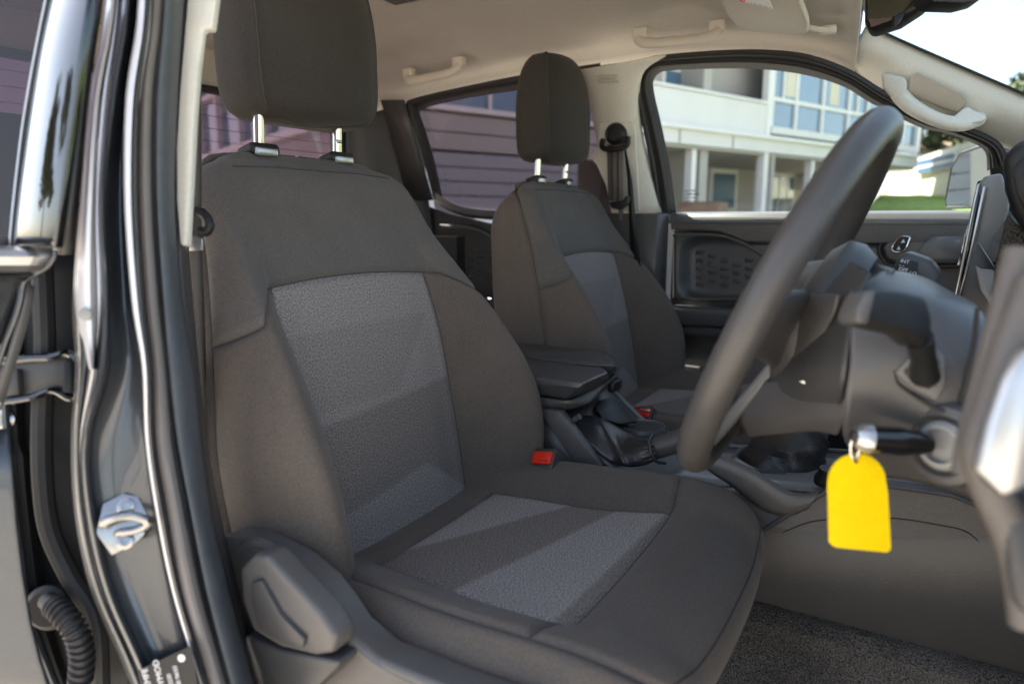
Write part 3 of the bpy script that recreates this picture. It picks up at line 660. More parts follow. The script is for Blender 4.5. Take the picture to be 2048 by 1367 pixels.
# concave speaker field as a grid with hollow
rows = []
for j in range(25):
    py = 468+(600-468)*j/24; r_ = []
    for i in range(49):
        px = 1346+(1680-1346)*i/48; u = (px-1475)/105; v = (py-536)/62
        hol = .028/(1+math.exp(5*(abs(u)**4+abs(v)**5-1.0)))
        hol2 = .02/(1+math.exp(-.10*((py-480)-.55*(px-1480))))*(1 if px > 1480 else 0)
        r_.append(P(px, py, Y=.700+hol))
    rows.append(r_)
grid('speaker_panel', rows, 'plastic', fd, thick=.003)
tube('swage_line', PL([(1346, 469), (1430, 470), (1465, 478), (1500, 494), (1560, 528), (1640, 560)], Y=.700), .0045, 'plastic_grey', fd, sides=8)
tm = None
tm_data = None
for rI in range(9):
    for cI in range(8):
        px = 1400+cI*24.5; py = 505+rI*8.1*2 + (8 if cI % 2 else 0)
        if py > 572 or px > 1585 or (px > 1500 and py < 500+.45*(px-1480)): continue
        if rI == 0 and cI not in (0, 1): continue
        u = (px-1475)/105; v = (py-536)/62; hol = .028/(1+math.exp(5*(abs(u)**4+abs(v)**5-1.0)))
        c = P(px, py, Y=.698+hol)
        if tm_data is None:
            pts = [V((-.0115, 0, 0)), V((-.0095, 0, .0052)), V((.0095, 0, .0052)), V((.0115, 0, 0)), V((.0095, 0, -.0052)), V((-.0095, 0, -.0052))]
            bm = bmesh.new(); a = [bm.verts.new(p) for p in pts]; b = [bm.verts.new(V((p.x*.84, (-.007 if p.z < 0 else -.002), p.z*(.45 if p.z < 0 else .9)))) for p in pts]
            bm.faces.new(b)
            for q in range(6): bm.faces.new((a[q], a[(q+1) % 6], b[(q+1) % 6], b[q]))
            bmesh.ops.recalc_face_normals(bm, faces=bm.faces); tm_data = bpy.data.meshes.new('grille_tile'); bm.to_mesh(tm_data); bm.free(); tm_data.materials.append(M['plastic']); tm_data.materials.append(M['screen'])
            for pf_ in tm_data.polygons:
                if len(pf_.vertices) == 4 and pf_.center.z < -.0015: pf_.material_index = 1  # lower facets get a paler material, imitating light bounced from the ground
        o = bpy.data.objects.new('grille_tile', tm_data); col.objects.link(o); o.parent = fd; o.location = c - fd.location
arm = prism('armrest', [V((x, .62, z)) for x, z in ((-.56, 1.128), (.40, 1.16), (.40, 1.11), (-.53, 1.085))], (0, .10, 0), 'soft', fd, bev=.012, seg=3)
prism('armrest_band', [V((x, .632, z)) for x, z in ((-.555, 1.083), (.40, 1.108), (.40, 1.08), (-.55, 1.062))], (0, .09, 0), 'plastic', fd, bev=.004)
prism('map_pocket', [V((x, .655, z)) for x, z in ((-.56, .97), (.42, .96), (.42, .62), (-.50, .62))], (0, .07, 0), 'plastic', fd, bev=.02, seg=3)
bz = PL([(1766, 494), (1798, 461), (2000, 461), (2000, 526), (1800, 526), (1773, 515)], Y=.705)
prism('handle_bezel', bz, (0, -.012, 0), 'plastic_grey', fd, bev=.005, seg=3)
tube('bezel_shadow_gap', PL([(2000, 456), (1796, 456), (1760, 492), (1768, 519), (1798, 531), (2000, 531)], Y=.702), .005, 'plastic_dark', fd, sides=6)
rc_ = PL([(1838, 498), (1862, 472), (1928, 470), (1928, 520), (1836, 520)], Y=.690)
prism('handle_recess', rc_, (0, -.004, 0), 'plastic_trim', fd, bev=.0035, seg=2)
band('chrome_blade', PL([(1934, 452), (1922, 500), (1915, 530)], Y=.66), PL([(1940, 454), (1928, 500), (1920, 530)], Y=.66), 'chrome', fd, thick=.004)
tube('trim_seam', PL([(1500, 487), (1640, 488), (1760, 494)], Y=.698), .002, 'plastic_dark', fd, sides=6)
prism('decor_strip', PL([(1500, 490), (1762, 490), (1762, 512), (1540, 512)], Y=.708), (0, -.006, 0), 'plastic_grey', fd, bev=.002)
sw = PL([(1785, 494), (1800, 474), (1818, 474), (1819, 480), (1808, 501), (1789, 503)], Y=.692)
swo = prism('window_switch', sw, (0, -.006, 0), 'plastic_dark', fd, bev=.002)
tube('switch_bezel', [p+V((0, -.006, 0)) for p in sw], .0016, 'chrome', swo, closed=True, sides=8)
for (a, b) in ((1806, 482), (1797, 496)):
    q = PL([(a-4, b+3), (a+4, b+3), (a+1, b-4)], Y=.685); prism('switch_symbol', q, (0, -.0006, 0), 'white', swo, smooth=False)
# window surround
oo = [(1322, 428), (1308, 330), (1290, 240), (1278, 180), (1281, 145), (1300, 125), (1330, 117), (1450, 108), (1540, 108), (1620, 118), (1700, 148), (1765, 188), (1850, 233), (1920, 256), (1990, 288), (2010, 330)]
ii = [(1352, 428), (1340, 340), (1322, 250), (1308, 190), (1306, 162), (1318, 145), (1345, 139), (1450, 135), (1540, 138), (1620, 150), (1690, 172), (1745, 205), (1840, 252), (1900, 266), (1968, 296), (1976, 340)]
ow = wall_pts(crv([tuple(map(float, q)) for q in oo], 5), .0); iw = wall_pts(crv([tuple(map(float, q)) for q in ii], 5), -.03)
band('window_surround', ow, iw, 'rubber', fd, thick=.006)
md = [a*.45+b*.55+V((0, -.012, 0)) for a, b in zip(ow, iw)]
tube('window_seal', md, .006, 'rubber', fd, smoothp=False, sides=8)
tube('outer_seal', [a+V((0, -.010, 0)) for a in ow], .0065, 'rubber', fd, smoothp=False, sides=8)
gp = wall_pts([(1345, 432), (1330, 340), (1312, 250), (1298, 185), (1298, 150), (1330, 132), (1450, 126), (1540, 128), (1620, 140), (1700, 166), (1765, 205), (1850, 245), (1920, 270), (2000, 300), (2010, 434)], -.035)
gl_ = prism('window_glass', gp, (0, .004, 0), 'glass', fd, smooth=False)
for k_, s in enumerate(('AS2 M50', 'TEMPERED', 'E13 43R', 'DOT 24')):
    text('glass_marking', s, .0085, wall_pts([(1368, 384+k_*7)], -.032)[0], (1, 0, 0), Zv, 'ink', gl_, ext=.0001)
mr_ = prism('mirror_housing', [P(a, b, pl=(-.9045, -.4221, -.0603, V((-.9045, -.4221, -.0603)).dot(P(1940, 350, Y=1.02))-.004)) for a, b in ((1888, 418), (1886, 400), (1898, 330), (1916, 303), (1950, 290), (1992, 277), (1998, 300), (1996, 418))], (.09, .03, 0), 'paint', fd, bev=.012, seg=3)
mp = PL([(1893, 414), (1891, 398), (1903, 335), (1920, 308), (1950, 297), (1990, 285), (1992, 414)], Y=1.025)
mpc = P(1940, 350, Y=1.02); mnv = V((-.90, -.42, -.06)).normalized()
mp = [P(a, b, pl=(*mnv, mnv.dot(mpc))) for a, b in ((1893, 414), (1891, 398), (1903, 335), (1920, 308), (1950, 297), (1990, 285), (1992, 414))]
prism('mirror_glass', mp, -mnv*.003, 'mirror', mr_, smooth=False)
tube('mirror_rim', [q-mnv*.002 for q in mp], .004, 'plastic_dark', mr_, closed=True, smoothp=False, sides=8)
prism('mirror_base', [V((.16, .74, 1.37)), V((.26, .74, 1.37)), V((.26, .74, 1.43)), V((.18, .74, 1.44))], (-.02, .3, .0), 'paint', mr_, bev=.01)
prism('corner_sail', wall_pts([(1976, 290), (2080, 330), (2080, 440), (1990, 440)], -.01), (0, .02, 0), 'plastic_dark', fd, bev=.002)

rd = thing('rear_door', 'closed far rear door with dark trim and tinted glass behind the passenger seat', 'door', (-1.0, .70, .55))
def Q(pts, off=0): return wall_pts(pts, off)
prism('door_panel', [V((x, .72, z)) for x, z in ((-1.40, 1.40), (-1.30, 1.37), (-1.15, 1.34), (-.80, 1.335), (-.80, .56), (-1.3, .56))], (0, .05, 0), 'plastic', rd, smooth=False)
sc_ = crv([(868., 388.), (890., 404.), (915., 416.), (950., 424.), (1010., 428.), (1100., 430.), (1200., 430.)], 4)
rows = [Q([(a, b-7)], -.05)+Q([(a, b-5)], .0)+Q([(a, b+5)], .006)+Q([(a, b+12)], .0) for a, b in sc_]
grid('belt_sill', rows, 'plastic_trim', rd, thick=.003)
tube('swage_line', PL([(880, 452), (930, 455), (960, 462), (985, 476), (1030, 500)], Y=.695), .006, 'plastic_grey', rd, sides=8)
for rI in range(5):
    for cI in range(5):
        c = P(922+cI*19, 500+rI*14+(7 if cI % 2 else 0), Y=.718); o = bpy.data.objects.new('grille_tile', tm_data); col.objects.link(o); o.parent = rd; o.location = c-rd.location
prism('armrest', [V((x, .64, z)) for x, z in ((-1.3, 1.13), (-.78, 1.11), (-.78, 1.06), (-1.3, 1.07))], (0, .08, 0), 'soft', rd, bev=.01, seg=3)
oo = [(868, 398), (850, 330), (832, 262), (812, 212), (835, 196), (950, 170), (1060, 149), (1200, 128)]
ii = [(884, 392), (868, 320), (850, 260), (838, 222), (850, 214), (950, 192), (1060, 176), (1200, 158)]
ow = Q(crv([tuple(map(float, q)) for q in oo], 5), .0); iw = Q(crv([tuple(map(float, q)) for q in ii], 5), -.03)
band('window_surround', ow, iw, 'rubber', rd, thick=.006)
grid('door_frame_trim', [Q([(a-50-(b-200)*.02, b), (a-20, b), (a-4, b)], .01) for a, b in ((812., 200.), (830., 262.), (850., 330.), (870., 400.))], 'plastic', rd, thick=.004)
gp = Q([(872, 436), (855, 320), (836, 262), (824, 216), (850, 203), (950, 180), (1060, 162), (1200, 140), (1240, 440)], -.036)
gl_ = prism('window_glass', gp, (0, .004, 0), 'tint', rd, smooth=False)
for k_, s in enumerate(('M', 'AGC', 'E4')): text('glass_marking', s, .009, Q([(888, 352+k_*11)], -.033)[0], (1, 0, 0), Zv, 'ink', gl_, ext=.0001)

# near rear door, standing open at the left edge of the picture
nd = thing('rear_door', 'near rear door standing open at the left edge with gloss black frame', 'door', P(40, 600, d=.66))
AP = (0, 1, -.2, -1.045)
prism('frame_applique', [P(a, b, pl=AP) for a, b, q in ((100, -30, .60), (178, -30, .615), (152, 150, .615), (132, 300, .615), (118, 420, .615), (108, 496, .615), (22, 490, .585), (30, 400, .585), (48, 250, .588), (72, 110, .595))], (0, .008, 0), 'gloss', nd, bev=.0015)
tube('applique_edge', [P(a, b, pl=AP) for a, b, q in ((98, -30, .60), (70, 110, .595), (46, 250, .588), (28, 400, .585), (19, 494, .585))], .0013, 'satin', nd, sides=6)
rows = [[P(a+(c-a)*t, b, d=.62-.006*math.sin(math.pi*t)) for t in (0, .25, .5, .75, 1)] for a, c, b in ((172, 206, -40), (150, 178, 150), (130, 163, 300), (116, 147, 430), (110, 140, 509))]
grid('frame_edge_trim', [[V(q) for q in r_] for r_ in rows], 'plastic_trim', nd, thick=.006)
prism('window_glass', [P(a, b, pl=(0, 1, -.2, -1.04)) for a, b in ((105, -30), (78, 110), (52, 250), (26, 480), (-160, 480), (-160, -30))], (0, .003, 0), 'tint2', nd, smooth=False)
def hrow(xs, prof, m, name, parent):    # moulding running left, ending near x
    rows = []
    for t in [q/8 for q in range(9)]:
        rows.append([P(-160+(x+160)*t, y, d=.54+(.60-.54)*t-o_) for x, y, o_ in prof])
    return grid(name, rows, m, parent, thick=.003)
hrow(0, [(22, 476, .0), (22, 480, .006), (22, 488, .006), (24, 492, .0)], 'plastic_trim', 'glass_wiper', nd)
hrow(0, [(104, 495, 0), (106, 503, .006), (98, 514, .010), (88, 528, .010), (80, 538, .004), (76, 545, .0)], 'satin', 'belt_moulding', nd)
hrow(0, [(76, 546, 0), (66, 552, .004), (46, 562, .003), (40, 590, .0), (26, 625, .001), (10, 665, .003), (-8, 700, .004), (-20, 760, .002), (-26, 900, 0)], 'paint', 'outer_skin', nd)
Ls_ = [[P(a, b, d=.60+.01*math.sin(b/200)) for a in (-160, l)] for b, l in ((860, -2), (950, 6), (1050, 14), (1150, 26), (1250, 42), (1330, 62), (1420, 95))]
grid('lower_skin', [[q[0]+(q[1]-q[0])*t+FW*(.012*t*t) for t in (0, .5, .8, .95, 1)] for q in Ls_], 'paint', nd, thick=.003)
tube('skin_edge', [P(a, b, d=.598) for a, b in ((108, 500), (106, 516), (92, 534), (60, 552), (46, 566), (40, 600), (28, 640), (8, 690), (-14, 760))], .0028, 'paint', nd, sides=8)
rows = [[P(a, b, d=.602), P(a+14, b+6, d=.612), P(a+8, b+20, d=.625)] for a, b in ((52, 566), (48, 600), (36, 650), (16, 715), (-10, 800))]
grid('inner_edge', rows, 'plastic_trim', nd, thick=.003)

# ================================================================== SEATS
def cosp(n): return [.5-.5*math.cos(math.pi*k/n) for k in range(n)]
def section(knots, n):      # knots: half section from centre front to centre back; returns closed ring, clustered near knots
    full = knots + [(-y, z) for y, z in knots[-2:0:-1]]
    out_ = []; N_ = len(full)
    for i in range(N_):
        p0, p1, p2, p3 = full[(i-1) % N_], full[i], full[(i+1) % N_], full[(i+2) % N_]
        for t in cosp(n):
            out_.append(tuple(.5*((2*p1[d])+(p2[d]-p0[d])*t+(2*p0[d]-5*p1[d]+4*p2[d]-p3[d])*t*t+(3*p1[d]-p0[d]-3*p2[d]+p3[d])*t**3) for d in (0, 1)))
    return out_
def lerp_tab(tab, x):       # smooth curve through the table
    if x <= tab[0][0]: return tab[0][1]
    n = len(tab)
    sl = [(tab[k+1][1]-tab[k][1])/(tab[k+1][0]-tab[k][0]) for k in range(n-1)]
    for k in range(n-1):
        (a, va), (b, vb) = tab[k], tab[k+1]
        if x <= b:
            m0 = sl[k] if k == 0 else (sl[k-1]+sl[k])/2; m1 = sl[k] if k == n-2 else (sl[k]+sl[k+1])/2
            h = b-a; t = (x-a)/h
            return (2*t**3-3*t*t+1)*va+(t**3-2*t*t+t)*h*m0+(-2*t**3+3*t*t)*vb+(t**3-t*t)*h*m1
    return tab[-1][1]
def groove(G, rows_seam, cols_seam, amp, sig):
    R, Cn = len(G), len(G[0]); nr = [[None]*Cn for _ in range(R)]
    for i in range(R):
        for j in range(Cn):
            a = G[min(R-1, i+1)][j]-G[max(0, i-1)][j]; b = G[i][(j+1) % Cn]-G[i][(j-1) % Cn]; nr[i][j] = a.cross(b).normalized() if a.cross(b).length > 1e-12 else V((0, 0, 0))
    out_ = [[None]*Cn for _ in range(R)]
    for i in range(R):
        for j in range(Cn):
            d2 = 0
            for rs, jl_ in rows_seam:
                if jl_ is None or j in jl_: d2 = max(d2, math.exp(-((G[i][j]-G[rs][j]).length/sig)**2))
            for cs, il_ in cols_seam:
                if il_ is None or i in il_: d2 = max(d2, math.exp(-((G[i][j]-G[i][cs]).length/sig)**2))
            out_[i][j] = G[i][j] + nr[i][j]*(amp*d2)
    return out_
def sub(G, i0, i1, j0, j1):
    Cn = len(G[0]); return [[G[i][j % Cn] for j in range(j0, j1+1)] for i in range(i0, i1+1)]
NS = 9
def make_seat(cy):
    X0, Z0, TL = -.572, .925, math.radians(16.5)
    root = thing('front_seat', 'near driver seat in grey cloth with lighter woven centre panel', 'seat', (-.45, cy, .56), 'front seats')
    s_, c_ = math.sin(TL), math.cos(TL)
    def wp(y, h, n): 
        bow = .018*math.sin(math.pi*max(0, min(1, h/.5)))
        return V((X0 - s_*h + c_*(n+bow), cy+y, Z0 + c_*h + s_*(n+bow)))
    W = [(-.10, .228), (0, .247), (.10, .260), (.18, .258), (.27, .238), (.34, .220), (.42, .200), (.47, .193), (.50, .182), (.52, .164), (.53, .142)]
    A = [(-.10, .125), (0, .128), (.15, .134), (.36, .143), (.42, .125), (.53, .06)]
    B = [(-.10, .055), (0, .088), (.12, .102), (.24, .074), (.34, .036), (.42, .012), (.53, 0)]
    D = [(-.10, .12), (.1, .15), (.4, .14), (.49, .105), (.53, .06)]
    def ring(h):
        w_, a, b, d = (lerp_tab(t, h) for t in (W, A, B, D)); f = w_-a
        cap = max(0, (h-.49)/.04); nf = -.022*cap*cap
        hs = .35 if h < .36 else .5
        return [(0, nf), (a*.55, nf+.001), (a, nf+.003), (a+.33*f, nf+b*.62), (a+.68*f, nf+b), (w_-.012, nf+b*.72-.004), (w_, nf-.028), (w_-.006, -d*.8), (w_-.045, -d-.01), (a*.5, -d-.016), (0, -d-.018)]
    nk = 10; NC = nk*2*NS
    def kc(k): return k*NS        # column index of knot k on the +y side
    seamc = []
    base = section(ring(.3), NS)
    for j in range(NC):
        yy = abs(base[j][0])/.24
        seamc.append(.366 - .022*yy*yy - .045*(1/(1+math.exp(-22*(yy-.80)))))
    hs_low = [-.09+q*1 for q in (0,)]
    rowsG = []; nl, nu = 30, 26
    for i in range(nl+1):
        t = i/nl; t = math.sin(t*math.pi/2)**1.0 if False else 1-(1-t)**1.7
        r_ = []
        cache = {}
        for j in range(NC):
            h = -.09 + (seamc[j]+.09)*t; key = round(h, 4)
            if key not in cache: cache[key] = section(ring(h), NS)
            y, n = cache[key][j]; r_.append(wp(y, h, n))
        rowsG.append(r_)
    for i in range(1, nu+1):
        t = (i/nu)**1.5 if i < nu*.6 else (i/nu)**1.5
        t = .5*(i/nu)**2+.5*math.sin(i/nu*math.pi/2)**1.4 if False else t
        r_ = []; cache = {}
        for j in range(NC):
            h = seamc[j] + (.53-seamc[j])*(1-(1-t)**1.35); key = round(h, 4)
            if key not in cache: cache[key] = section(ring(h), NS)
            y, n = cache[key][j]; r_.append(wp(y, h, n))
        rowsG.append(r_)
    # close the top
    top = rowsG[-1]
    cen = sum(top, V((0, 0, 0)))/len(top)
    for f, u in ((.93, .006), (.80, .0095), (.55, .0115), (.25, .012), (.02, .012)):
        rowsG.append([cen+(p-cen)*f+V((-s_, 0, c_))*u for p in top])
    ia, ib = kc(2), kc(6)
    nonback = set(range(0, ib+1)) | set(range(NC-ib, NC))
    G = groove(rowsG, [(nl, nonback)], [(ia, set(range(0, nl+1))), (NC-ia, set(range(0, nl+1))), (ib, None), (NC-ib, None)], .0060, .0042)
    # orientation: make grooves go inwards
    uvp = [[((j if j < NC/2 else j-NC), 0) for j in range(NC)]]
    def uvs(i0, i1, j0, j1):
        o_ = []
        for i in range(i0, i1+1):
            r_ = []
            for j in range(j0, j1+1):
                p = G[i][j % NC]; r_.append((p.y-cy, (p.z-Z0)/c_))
            o_.append(r_)
        return o_
    grid('backrest_centre_panel', sub(G, 0, nl, -ia, ia), 'woven_back', root, uv=uvs(0, nl, -ia, ia), ang=60)
    grid('backrest_bolster', sub(G, 0, nl, ia, ib), 'fabric', root, ang=60); grid('backrest_bolster', sub(G, 0, nl, -ib, -ia), 'fabric', root, ang=60)
    grid('backrest_upper_cover', sub(G, nl, len(G)-1, -ib, ib), 'fabric_yoke', root, ang=60)
    grid('backrest_side_cover', sub(G, 0, len(G)-1, ib, NC-ib), 'fabric', root, ang=60)
    def seam(pts, parent=root): tube('seam', pts, .0010, 'fabric_back', parent, n=1, sides=5, smoothp=False)
    seam([G[i][ia] for i in range(0, nl+1)]); seam([G[i][NC-ia] for i in range(0, nl+1)])
    seam([G[nl][j % NC] for j in range(-ib, ib+1)]); seam([G[i][ib] for i in range(len(G)-6)]); seam([G[i][NC-ib] for i in range(len(G)-6)])
    # headrest
    hr_c = wp(0, .695, .018)
    hm = bmesh.new()
    rr = []
    nH, nW = 34, 72
    for i in range(nH+1):
        v = -1+2*i/nH; r_ = []
        prof = (1-abs(v)**(9 if v < 0 else 4.2))**(1/2.2) if abs(v) < 1 else 0
        for j in range(nW):
            a = 2*math.pi*j/nW; ca, sa = math.cos(a), math.sin(a); e = 2/4.2
            yy = math.copysign(abs(ca)**e, ca); dd = math.copysign(abs(sa)**e, sa)
            w_ = .1185*(1-.16*max(0, v)**2.2)*(1-.03*max(0, -v)**2)*(.55+.45*prof); dp = (.058-.012*max(0, v))*(.3+.7*prof)
            front = dd*dp - .014*(yy*yy if dd > 0 else 0)*1.2
            y = yy*w_+.009; n = front + .010*v; h = v*.118
            r_.append(V((hr_c.x - math.sin(.10)*h + math.cos(.10)*n, cy+y, hr_c.z+math.cos(.10)*h+math.sin(.10)*n)))
        rr.append(r_)
    jA = int(nW*.115); hc = [jA, int(nW/2)-jA, int(nW/2)+jA+2, nW-jA-2]
    rr = groove(rr, [], [(hc[0], None), (hc[1], None)], .003, .0035)
    for rrow in (0, -1):
        c0 = sum(rr[rrow], V((0, 0, 0)))/nW
        rr[rrow] = [c0+(p-c0)*.02 for p in rr[rrow]]
    hd = grid('headrest', rr, 'fabric_head', root, closed=True, ang=60)
    seam([q[hc[0]] for q in rr[2:-2]], hd); seam([q[hc[1]] for q in rr[2:-2]], hd)
    for sy in (-.070, .070):
        a = wp(sy, .50, -.050); b = a+V((.010, 0, .15))
        po = tube('headrest_post', [a, b], .0074, 'chrome', hd, smoothp=False, sides=16)
        if sy > 0:
            for q in (.28, .62): 
                box('post_notch', a+(b-a)*(.35+q*.5)+V((.0045, -.002, 0)), (.006, .009, .005), 'steel', hd, bev=.001)
        g0 = wp(sy, .545, -.034)
        gd = box('post_guide', g0, (.034, .046, .016), 'plastic_dark', root, bev=.006, seg=4, rot=(0, -.28, 0))
        box('guide_button', g0+V((.0165, -.002, -.001)), (.008, .034, .010), 'satin', gd, bev=.002)
    seam([G[nl+nu-3][j % NC] for j in range(-kc(4), kc(4)+1)])
    # cushion
    CX0 = -.625; LC = .485
    WC = [(0, .200), (.08, .235), (.2, .252), (.32, .256), (.40, .252), (.485, .25)]
    AC = [(0, .115), (.08, .125), (.25, .140), (.37, .150), (.40, .15), (.485, .08)]
    BC = [(0, .012), (.08, .028), (.25, .036), (.37, .028), (.42, .018), (.485, .004)]
    TZ = [(0, .925), (.07, .942), (.15, .948), (.28, .953), (.375, .966), (.41, .972), (.485, .972)]
    BZ = .80
    def cring(x):
        w_, a, b, z = (lerp_tab(t, x) for t in (WC, AC, BC, TZ)); f = w_-a
        return [(0, z), (a*.55, z+.001), (a, z+.003), (a+.35*f, z+b*.78), (a+.68*f, z+b), (w_-.012, z+b*.25), (w_, z-.030), (w_+.003, (z+BZ)/2), (w_-.010, BZ+.01), (a*.8, BZ), (0, BZ)]
    xs = [0, .015, .03, .045, .06, .08, .092, .097, .10, .103, .107, .114, .125, .15, .18, .21, .24, .27, .3, .32, .338, .35, .358, .364, .368, .371, .374, .377, .381, .387, .395, .403, .41]
    iF = xs.index(.371); iR = xs.index(.10)
    C = []
    th = [0]*len(xs) + [math.radians(q) for q in (5, 11, 17, 23, 28, 32, 35, 38, 42, 47, 53, 60, 67, 74, 80, 85)]
    iN = len(xs)+10; xs2 = xs + [.41]*16
    zc = .882
    for x, t_ in zip(xs2, th):
        r_ = []; ct = math.cos(t_)**.62; cl_ = math.cos(t_)**.5
        xa = x + .108*math.sin(t_)
        for k, (y, z) in enumerate(section(cring(x), NS)):
            y2 = y*(.50+.50*cl_); z2 = zc+(z-zc)*ct
            q = abs(y2)/.256; xx = xa - .044*(xa/.485)**3*q**3
            uu = max(0, min(1, (z2-BZ)/.175)); rp = max(0, min(1, (xa-.28)/.20)); xx -= .085*(1-uu)**1.3*rp*rp*(3-2*rp)
            r_.append(V((CX0+xx, cy+y2, z2)))
        C.append(r_)
    last = C[-1]; cen = sum(last, V((0, 0, 0)))/len(last)
    for f in (.7, .35, .03): C.append([cen+(p-cen)*f for p in last])
    rimc = kc(5)
    Gc = groove(C, [(iF, set(range(0, kc(4)+1)) | set(range(NC-kc(4), NC))), (iR, set(range(0, ia+1)) | set(range(NC-ia, NC))), ], [(ia, set(range(iR, iF+1))), (NC-ia, set(range(iR, iF+1))), (kc(4), None), (NC-kc(4), None)], -.0060, .0042)
    def uvc(i0, i1, j0, j1): return [[(Gc[i][j % NC].y-cy, Gc[i][j % NC].x-CX0) for j in range(j0, j1+1)] for i in range(i0, i1+1)]
    grid('cushion_centre_panel', sub(Gc, iR, iF, -ia, ia), 'woven_seat', root, uv=uvc(iR, iF, -ia, ia), ang=60)
    grid('cushion_rear_cover', sub(Gc, 0, iR, -ia, ia), 'fabric', root, ang=60)
    grid('cushion_bolster', sub(Gc, 0, iF, ia, kc(4)), 'fabric', root, ang=60); grid('cushion_bolster', sub(Gc, 0, iF, -kc(4), -ia), 'fabric', root, ang=60)
    grid('cushion_front_cover', sub(Gc, iF, len(Gc)-1, -kc(4), kc(4)), 'fabric', root, ang=60)
    grid('cushion_side_cover', sub(Gc, 0, len(Gc)-1, kc(4), NC-kc(4)), 'fabric', root, ang=60)
    seam([Gc[i][ia] for i in range(iR, iF+1)]); seam([Gc[i][NC-ia] for i in range(iR, iF+1)])
    seam([Gc[iF][j % NC] for j in range(-kc(4), kc(4)+1)]); seam([Gc[iR][j % NC] for j in range(-ia, ia+1)])
    seam([Gc[i][kc(4)] for i in range(2, iN+1)]); seam([Gc[i][NC-kc(4)] for i in range(2, iN+1)]); seam([Gc[iN][j % NC] for j in range(-kc(4), kc(4)+1)])
    # rails
    for sy in (-.2, .2):
        box('seat_rail', (-.40, cy+sy, .60), (.5, .035, .03), 'steel', root, bev=.004)
        box('seat_riser', (-.40, cy+sy, .70), (.36, .012, .19), 'plastic_dark', root, bev=.002)
    return root
seat1 = make_seat(-.375)
seat2 = dup(seat1, (0, .756, 0), 'far passenger seat in dark grey cloth beside the door window')

# driver seat side shield and levers
ssh = []
d0, d1 = .60, .585
def sp(pts, y): return [P(a, b, Y=y) for a, b in pts]
shield = prism('side_shield', sp([(462, 1104), (470, 1068), (500, 1046), (556, 1056), (640, 1102), (684, 1140), (716, 1180), (748, 1228), (805, 1275), (960, 1335), (1150, 1400), (1150, 1500), (520, 1500), (480, 1250)], -.625), (0, -.036, 0), 'plastic_grey', seat1, bev=.006, seg=3)
tube('shield_rib', sp([(472, 1112), (500, 1084), (552, 1100), (632, 1172), (692, 1262), (750, 1318), (840, 1366), (960, 1410)], -.656), .006, 'plastic_grey', seat1, sides=10)
lev = prism('recline_lever', sp([(478, 1135), (505, 1108), (530, 1110), (640, 1225), (672, 1275), (664, 1308), (630, 1312), (560, 1295), (505, 1262), (482, 1200)], -.688), (0, .026, 0), 'plastic_grey', seat1, bev=.005, seg=3)
prism('lever_recess', sp([(500, 1165), (520, 1160), (560, 1230), (608, 1278), (604, 1296), (560, 1285), (515, 1255), (502, 1210)], -.693), (0, .010, 0), 'plastic', lev, bev=.002)
prism('height_lever', sp([(488, 1270), (560, 1300), (676, 1322), (676, 1336), (640, 1372), (560, 1420), (495, 1360)], -.685), (0, .03, 0), 'plastic', seat1, bev=.006, seg=3)
# rear bench
rb = thing('rear_bench', 'dark rear bench with low headrests behind the front seats', 'bench seat', (-1.3, 0, .6))
box('seat_cushion', (-1.15, 0, .86), (.48, 1.3, .16), 'fabric_back', rb, bev=.05, seg=4)
box('backrest', (-1.42, 0, 1.12), (.14, 1.26, .52), 'fabric_back', rb, bev=.05, seg=4, rot=(0, -.12, 0))
for y, hz in ((-.40, 1.46), (.42, 1.36)):
    hd = box('headrest', (-1.44, y, hz), (.10, .25, .16), 'fabric_back', rb, bev=.045, seg=4)
    for s in (-.05, .05): tube('post', [(-1.44, y+s, 1.30), (-1.44, y+s, hz-.04)], .006, 'chrome', hd, smoothp=False, sides=8)

# ================================================================== BELTS, BUCKLES
sb = thing('seat_belt', 'black driver seat belt hanging by the near pillar', 'seat belt', P(398, 1000, d=.75))
def strip(name, L_, R_, m, parent, **k): return band(name, L_, R_, m, parent, **k)
strip('webbing', [P(a, b, d=.735) for a, b in ((388, 130), (384, 300), (382, 480), (388, 620), (394, 760), (402, 900), (420, 1060))], [P(a, b, d=.755) for a, b in ((401, 130), (402, 300), (402, 480), (408, 620), (412, 760), (420, 900), (440, 1060))], 'webbing', sb, thick=.0015)
tube('belt_guide', [P(a, b, d=.725) for a, b in ((378, 424), (400, 424), (414, 436), (419, 452), (412, 463), (398, 462))], .0052, 'plastic_dark', sb, sides=10)
prism('latch_tongue', [P(a, b, d=.722) for a, b in ((376, 470), (404, 476), (405, 500), (378, 502))], FW*.004, 'satin', sb, bev=.001)
sb2 = thing('seat_belt', 'far passenger seat belt running from its round pillar guide', 'seat belt', P(1232, 420, Y=.62))
gc_ = P(1232, 268, Y=.556)
lathe('guide_cover', [(.0, .018), (.018, .016), (.026, .008), (.028, 0), (.028, -.02)], gc_, (0.1, -1, 0.1), 'plastic_dark', sb2, seg=24)
tube('guide_ring', [gc_+V((-.032, -.006, -.012)), gc_+V((-.03, -.012, -.032)), gc_+V((0, -.016, -.038)), gc_+V((.032, -.012, -.032)), gc_+V((.034, -.006, -.010))], .0065, 'plastic_dark', sb2, sides=10)
wb_ = strip('webbing', PL([(1214, 290), (1215, 350), (1217, 402)], Y=.552), PL([(1246, 288), (1246, 350), (1246, 402)], Y=.552), 'webbing', sb2, thick=.0015)
for x in (1224, 1236): strip('webbing_stripe', PL([(x-2, 292), (x-2, 402)], Y=.5505), PL([(x+2, 292), (x+2, 402)], Y=.5505), 'fabric_back', wb_, thick=.0006)
